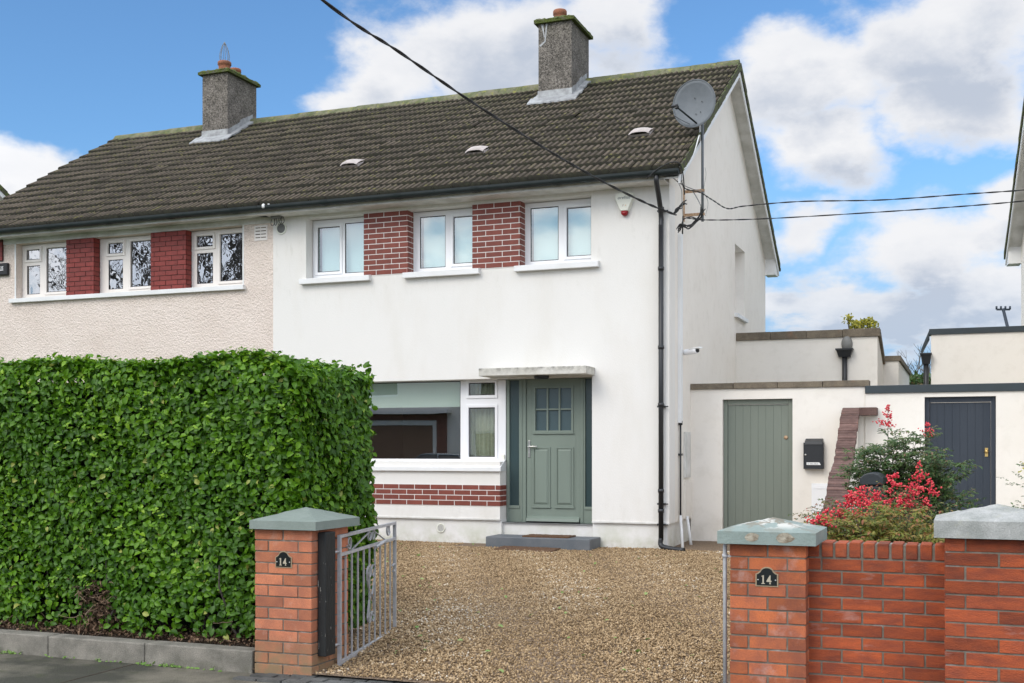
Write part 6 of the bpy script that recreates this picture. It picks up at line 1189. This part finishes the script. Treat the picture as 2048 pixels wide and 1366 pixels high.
# ---------------------------------------------------------------- berry shrubs (heavenly bamboo)
def shrub(label, base, height, spread, nst, leafm, berries, dens=1.0, name='berry_shrub', lean=(0, 0), tiers=.25, lsz=.034):
    s = empty(name, base, label, 'shrub', 'garden shrubs right of the driveway'); B0 = Vector(base); b = MB(); pts, ns, tp, ss = [], [], [], []
    for i in range(nst):
        a = random.uniform(0, 6.283); r_ = spread*math.sqrt(random.random()); top = B0+Vector((r_*math.cos(a)+lean[0], r_*math.sin(a)*.8+lean[1], height*random.uniform(.62, 1.0)*(1-.25*(r_/spread)**2))); st_ = B0+Vector((random.gauss(0, .07), random.gauss(0, .07), 0)); path = catmull([st_, st_.lerp(top, .5)+Vector((0, 0, .08*height)), top], 4); b.tube(path, [.007-.0045*k/(len(path)-1) for k in range(len(path))], 5)
        for k in range(int(9*dens)):                   # compound leaves: a thin rachis with paired leaflets
            f = tiers+(1-tiers)*random.random() if k > 2 else 1; q = path[min(int(f*(len(path)-1)), len(path)-1)]; aa = random.uniform(0, 6.283); d = Vector((math.cos(aa), math.sin(aa), random.uniform(-.1, .5))).normalized(); Lr = random.uniform(.10, .22)
            for br in range(4):
                d2 = (d+Vector((random.gauss(0, .45), random.gauss(0, .45), random.gauss(0, .25)))).normalized(); q1 = q+d*Lr*(.25+.22*br); L2 = Lr*random.uniform(.35, .6)
                for l__ in range(5):
                    pz = q1+d2*L2*(l__+.5)/5+Vector((0, 0, -.10*L2*(l__/4)**2)); sd = Vector((-d2.y, d2.x, 0))*(1 if l__ % 2 else -1); pts.append(pz); tp.append(sd+d2*.8+Vector((0, 0, random.gauss(-.15, .25)))); ns.append(Vector((random.gauss(0, .35), random.gauss(-.2, .35), 1))); ss.append(lsz*random.uniform(.7, 1.25))
    b.build('stems', MT['bark'], s); A = lambda q: np.array([tuple(v) for v in q])
    np_mesh('foliage', leaves(A(pts), A(ns), A(tp), np.array(ss), .36, .08, .2), LEAF_F, MT[leafm], s)
    ico = bmesh.new(); bmesh.ops.create_icosphere(ico, subdivisions=1, radius=1); T = np.array([tuple(v.co) for v in ico.verts]); FF = [tuple(v.index for v in f.verts) for f in ico.faces]; ico.free(); V = []
    bs = MB()
    for (u, v, Y, h_, w_) in berries:
        c_ = Vector(P(u, v, Y)); V_ = []; nb_ = int(250*h_/.25*w_/.10)
        nb_ = int(nb_*.75); arms = [(random.uniform(-.45, .5), random.uniform(0, 6.283), random.uniform(.5, 1.35), random.uniform(-.25, .5)) for _ in range(10)]
        for k in range(nb_):
            if k % 3:
                fa, aa, ra, up_ = random.choice(arms); q = random.random(); rd_ = w_*ra*q*(1.1-fa); V_.append(T*random.uniform(.0065, .0095)+np.array([c_.x+rd_*math.cos(aa)+random.gauss(0, .008), Y+rd_*math.sin(aa)*.8, c_.z+fa*h_+up_*rd_+random.gauss(0, .008)])); continue
            f = random.random(); rad = w_*(1-f)**.75*(.35+.65*math.sqrt(random.random())); a = random.uniform(0, 6.283); V_.append(T*random.uniform(.0065, .0095)+np.array([c_.x+rad*math.cos(a)+random.gauss(0, .006), Y+rad*math.sin(a)*.8, c_.z+(f-.5)*h_+random.gauss(0, .008)]))
        V = np.array(V_); tag(np_mesh('berry_cluster', V, FF, MT['berry'], s, smooth=True), kind='stuff')
        bs = MB(); bs.tube([(c_.x, Y, c_.z-h_*.5-.28), (c_.x, Y, c_.z+h_*.4)], .003, 4); bs.build('berry_stalk', MT['bark'], s)
    return s
random.seed(21)
c = P(1810, 1060, 11.2); shrub('tall green shrub against the navy gate with two upright red berry spikes', (P(1800, 1060, 12.6)[0], 13.4, .15), 1.74, .60, 100, 'nandina_green', [(1776, 833, 13.2, .24, .09), (1854, 858, 13.0, .16, .06)], 1.6, lean=(.02, -.1), tiers=.3, lsz=.05)
shrub('low shrub thick with red berry clusters and bronze-green leaves behind the brick wall', (P(1775, 1060, 9.6)[0], 9.7, .1), 1.20, .62, 90, 'nandina_leaf', [(1787, 975, 9.5, .20, .085), (1838, 955, 9.7, .24, .075), (1824, 990, 9.4, .16, .05), (1720, 1000, 9.3, .10, .09), (1735, 1018, 9.2, .12, .10), (1697, 1018, 9.3, .13, .10), (1860, 975, 9.6, .12, .07), (1768, 1015, 9.2, .10, .05), (1801, 1008, 9.3, .10, .06), (1703, 1000, 9.3, .12, .09), (1752, 1000, 9.35, .12, .08), (1725, 985, 9.4, .08, .07), (1815, 1000, 9.45, .18, .08), (1680, 1030, 9.3, .10, .07), (1850, 1010, 9.6, .12, .07), (1775, 1045, 9.0, .06, .04)], 1.5, tiers=.45)
shrub('golden-green spreading shrub right behind the brick-on-edge wall top', (P(1775, 1075, 8.6)[0], 8.55, .08), 1.15, .47, 95, 'nandina_gold', [], 1.9, tiers=.5, lsz=.04)
shrub('thin red-berried sprig leaning out behind the flaking pillar cap', (P(1650, 1060, 8.4)[0]+.04, 8.5, .08), 1.0, .10, 7, 'nandina_leaf', [(1638, 1040, 8.4, .08, .075), (1655, 1030, 8.45, .07, .05), (1628, 1045, 8.4, .06, .05), (1650, 1046, 8.42, .07, .07)], .8, tiers=.6)
c = P(2062, 960, 11.5); shrub('small dark shrub cut by the right edge of the view below the yellow sprig', (c[0]+.10, 11.5, .1), 1.38, .22, 16, 'nandina_green', [], 1.4, tiers=.45)
c = P(2075, 900, 10.5); shrub('yellow-green sprig reaching in at the right edge beside the navy gate', (c[0]+.12, 10.5, .1), 1.68, .14, 8, 'yellow_leaf', [], .7, tiers=.8)
# ---------------------------------------------------------------- trees and pole beyond
def bare_tree(name, label, base, H_, seed, m_='bark_far', lv=6, spread=.55, r0=.12, parts=True, group=None, vis=True):
    rd = random.Random(seed); o = empty(name, base, label, 'tree', group); tb = MB(); br = MB()
    def grow(p, d, L_, r_, k):
        path = [p]; q = p; dd = d
        for _ in range(3): dd = (dd+Vector((rd.gauss(0, .12), rd.gauss(0, .12), rd.gauss(.03, .08)))).normalized(); q = q+dd*L_/3; path.append(q)
        (tb if k == 0 else br).tube(path, [r_, r_*.9, r_*.8, r_*.7], 6 if k < 2 else 4 if k < 4 else 3, caps=False)
        if k >= lv: return
        for _ in range(3 if k < 3 else 2+(rd.random() < .5)):
            a = rd.uniform(0, 6.283); s_ = spread*rd.uniform(.6, 1.4); e = Vector((math.cos(a), math.sin(a), 0)); nd = (dd+(e-dd*e.dot(dd))*s_+Vector((0, 0, .12))).normalized(); grow(path[rd.choice((2, 3, 3))], nd, L_*rd.uniform(.62, .82), r_*.62, k+1)
    grow(Vector(base), Vector((0, 0, 1)), H_*.30, r0, 0); tb.build('trunk', MT[m_], o); br.build('branches', MT[m_], o); return o
bare_tree('bare_tree', 'bare winter tree beyond the gap, left of the two', (XY(1806, 46), 46, 0), 6.6, 4, lv=5, r0=.10)
bare_tree('bare_tree', 'bare winter tree beyond the gap, beside the right hopper', (XY(1834, 40), 40, 0), 5.2, 9, lv=5, r0=.09)
# two bare street trees that show only in the window glass of the pink house
bare_tree('street_tree', 'bare street tree opposite, mirrored in the pink house windows, nearer one', (-25.5, -6.0, 0), 13.5, 5, 'bark', 6, .6, .30)
bare_tree('street_tree', 'bare street tree opposite, mirrored in the pink house windows, farther left', (-31.5, -8.0, 0), 14, 8, 'bark', 6, .62, .30)
def leafy(name, label, cen, rx, rz, n, m_, sz, base):
    o = empty(name, (cen[0], cen[1], base), label, 'tree'); rd = np.random.default_rng(int(abs(cen[0])*10)); k = 9; cc_ = rd.normal(0, .5, (k, 3))*[rx, rx, rz*.6]; w_ = rd.integers(0, k, n); d = unit(rd.normal(0, 1, (n, 3)))*(rd.random((n, 1))**.4)*[rx*.45, rx*.45, rz*.4]
    p = np.array(cen)+cc_[w_]+d; np_mesh('crown', leaves(p, rd.normal(0, 1, (n, 3))+[0, 0, .6], rd.normal(0, 1, (n, 3)), sz*(.7+.6*rd.random(n)), .6), LEAF_F, MT[m_], o)
    b = MB(); b.tube([(cen[0], cen[1], base), (cen[0]+.05, cen[1], (base+cen[2])/2), (cen[0], cen[1], cen[2])], [.10, .07, .03], 7)
    for q in cc_: b.tube([(cen[0], cen[1], (base+cen[2])/2+.3), tuple(np.array(cen)+q)], [.04, .012], 5)
    b.build('trunk', MT['bark'], o); return o
leafy('small_tree', 'yellow-green tree top showing above the brown coping of the extension', P(1722, 650, 27.5), .32, .26, 520, 'yellow_leaf', .07, .1)
leafy('garden_bush', 'distant dark green bush low in the gap between the extensions', P(1822, 772, 36), 1.1, .55, 2500, 'nandina_green', .12, .1)
b = MB(); UP = empty('utility_pole', tuple(P(2040, 700, 60)), 'distant leaning utility pole with crossarm against the sky', 'pole'); p0, p1 = Vector(P(2034, 730, 60)), Vector(P(2006, 617, 60)); b.tube([p0+(p0-p1)*.6, p1], [.09, .07], 8); b.build('pole', MT['pole'], UP) if 'pole' in MT else b.build('pole', MT['navy'], UP)
b = MB(); q0, q1 = Vector(P(1993, 619, 60)), Vector(P(2020, 619, 60)); b.tube([q0, q1], .05, 6)
for f in (0, .33, .66, 1): b.tube([q0.lerp(q1, f), q0.lerp(q1, f)+Vector((0, 0, .16))], .045, 6)
b.build('crossarm', MT['navy'], UP)
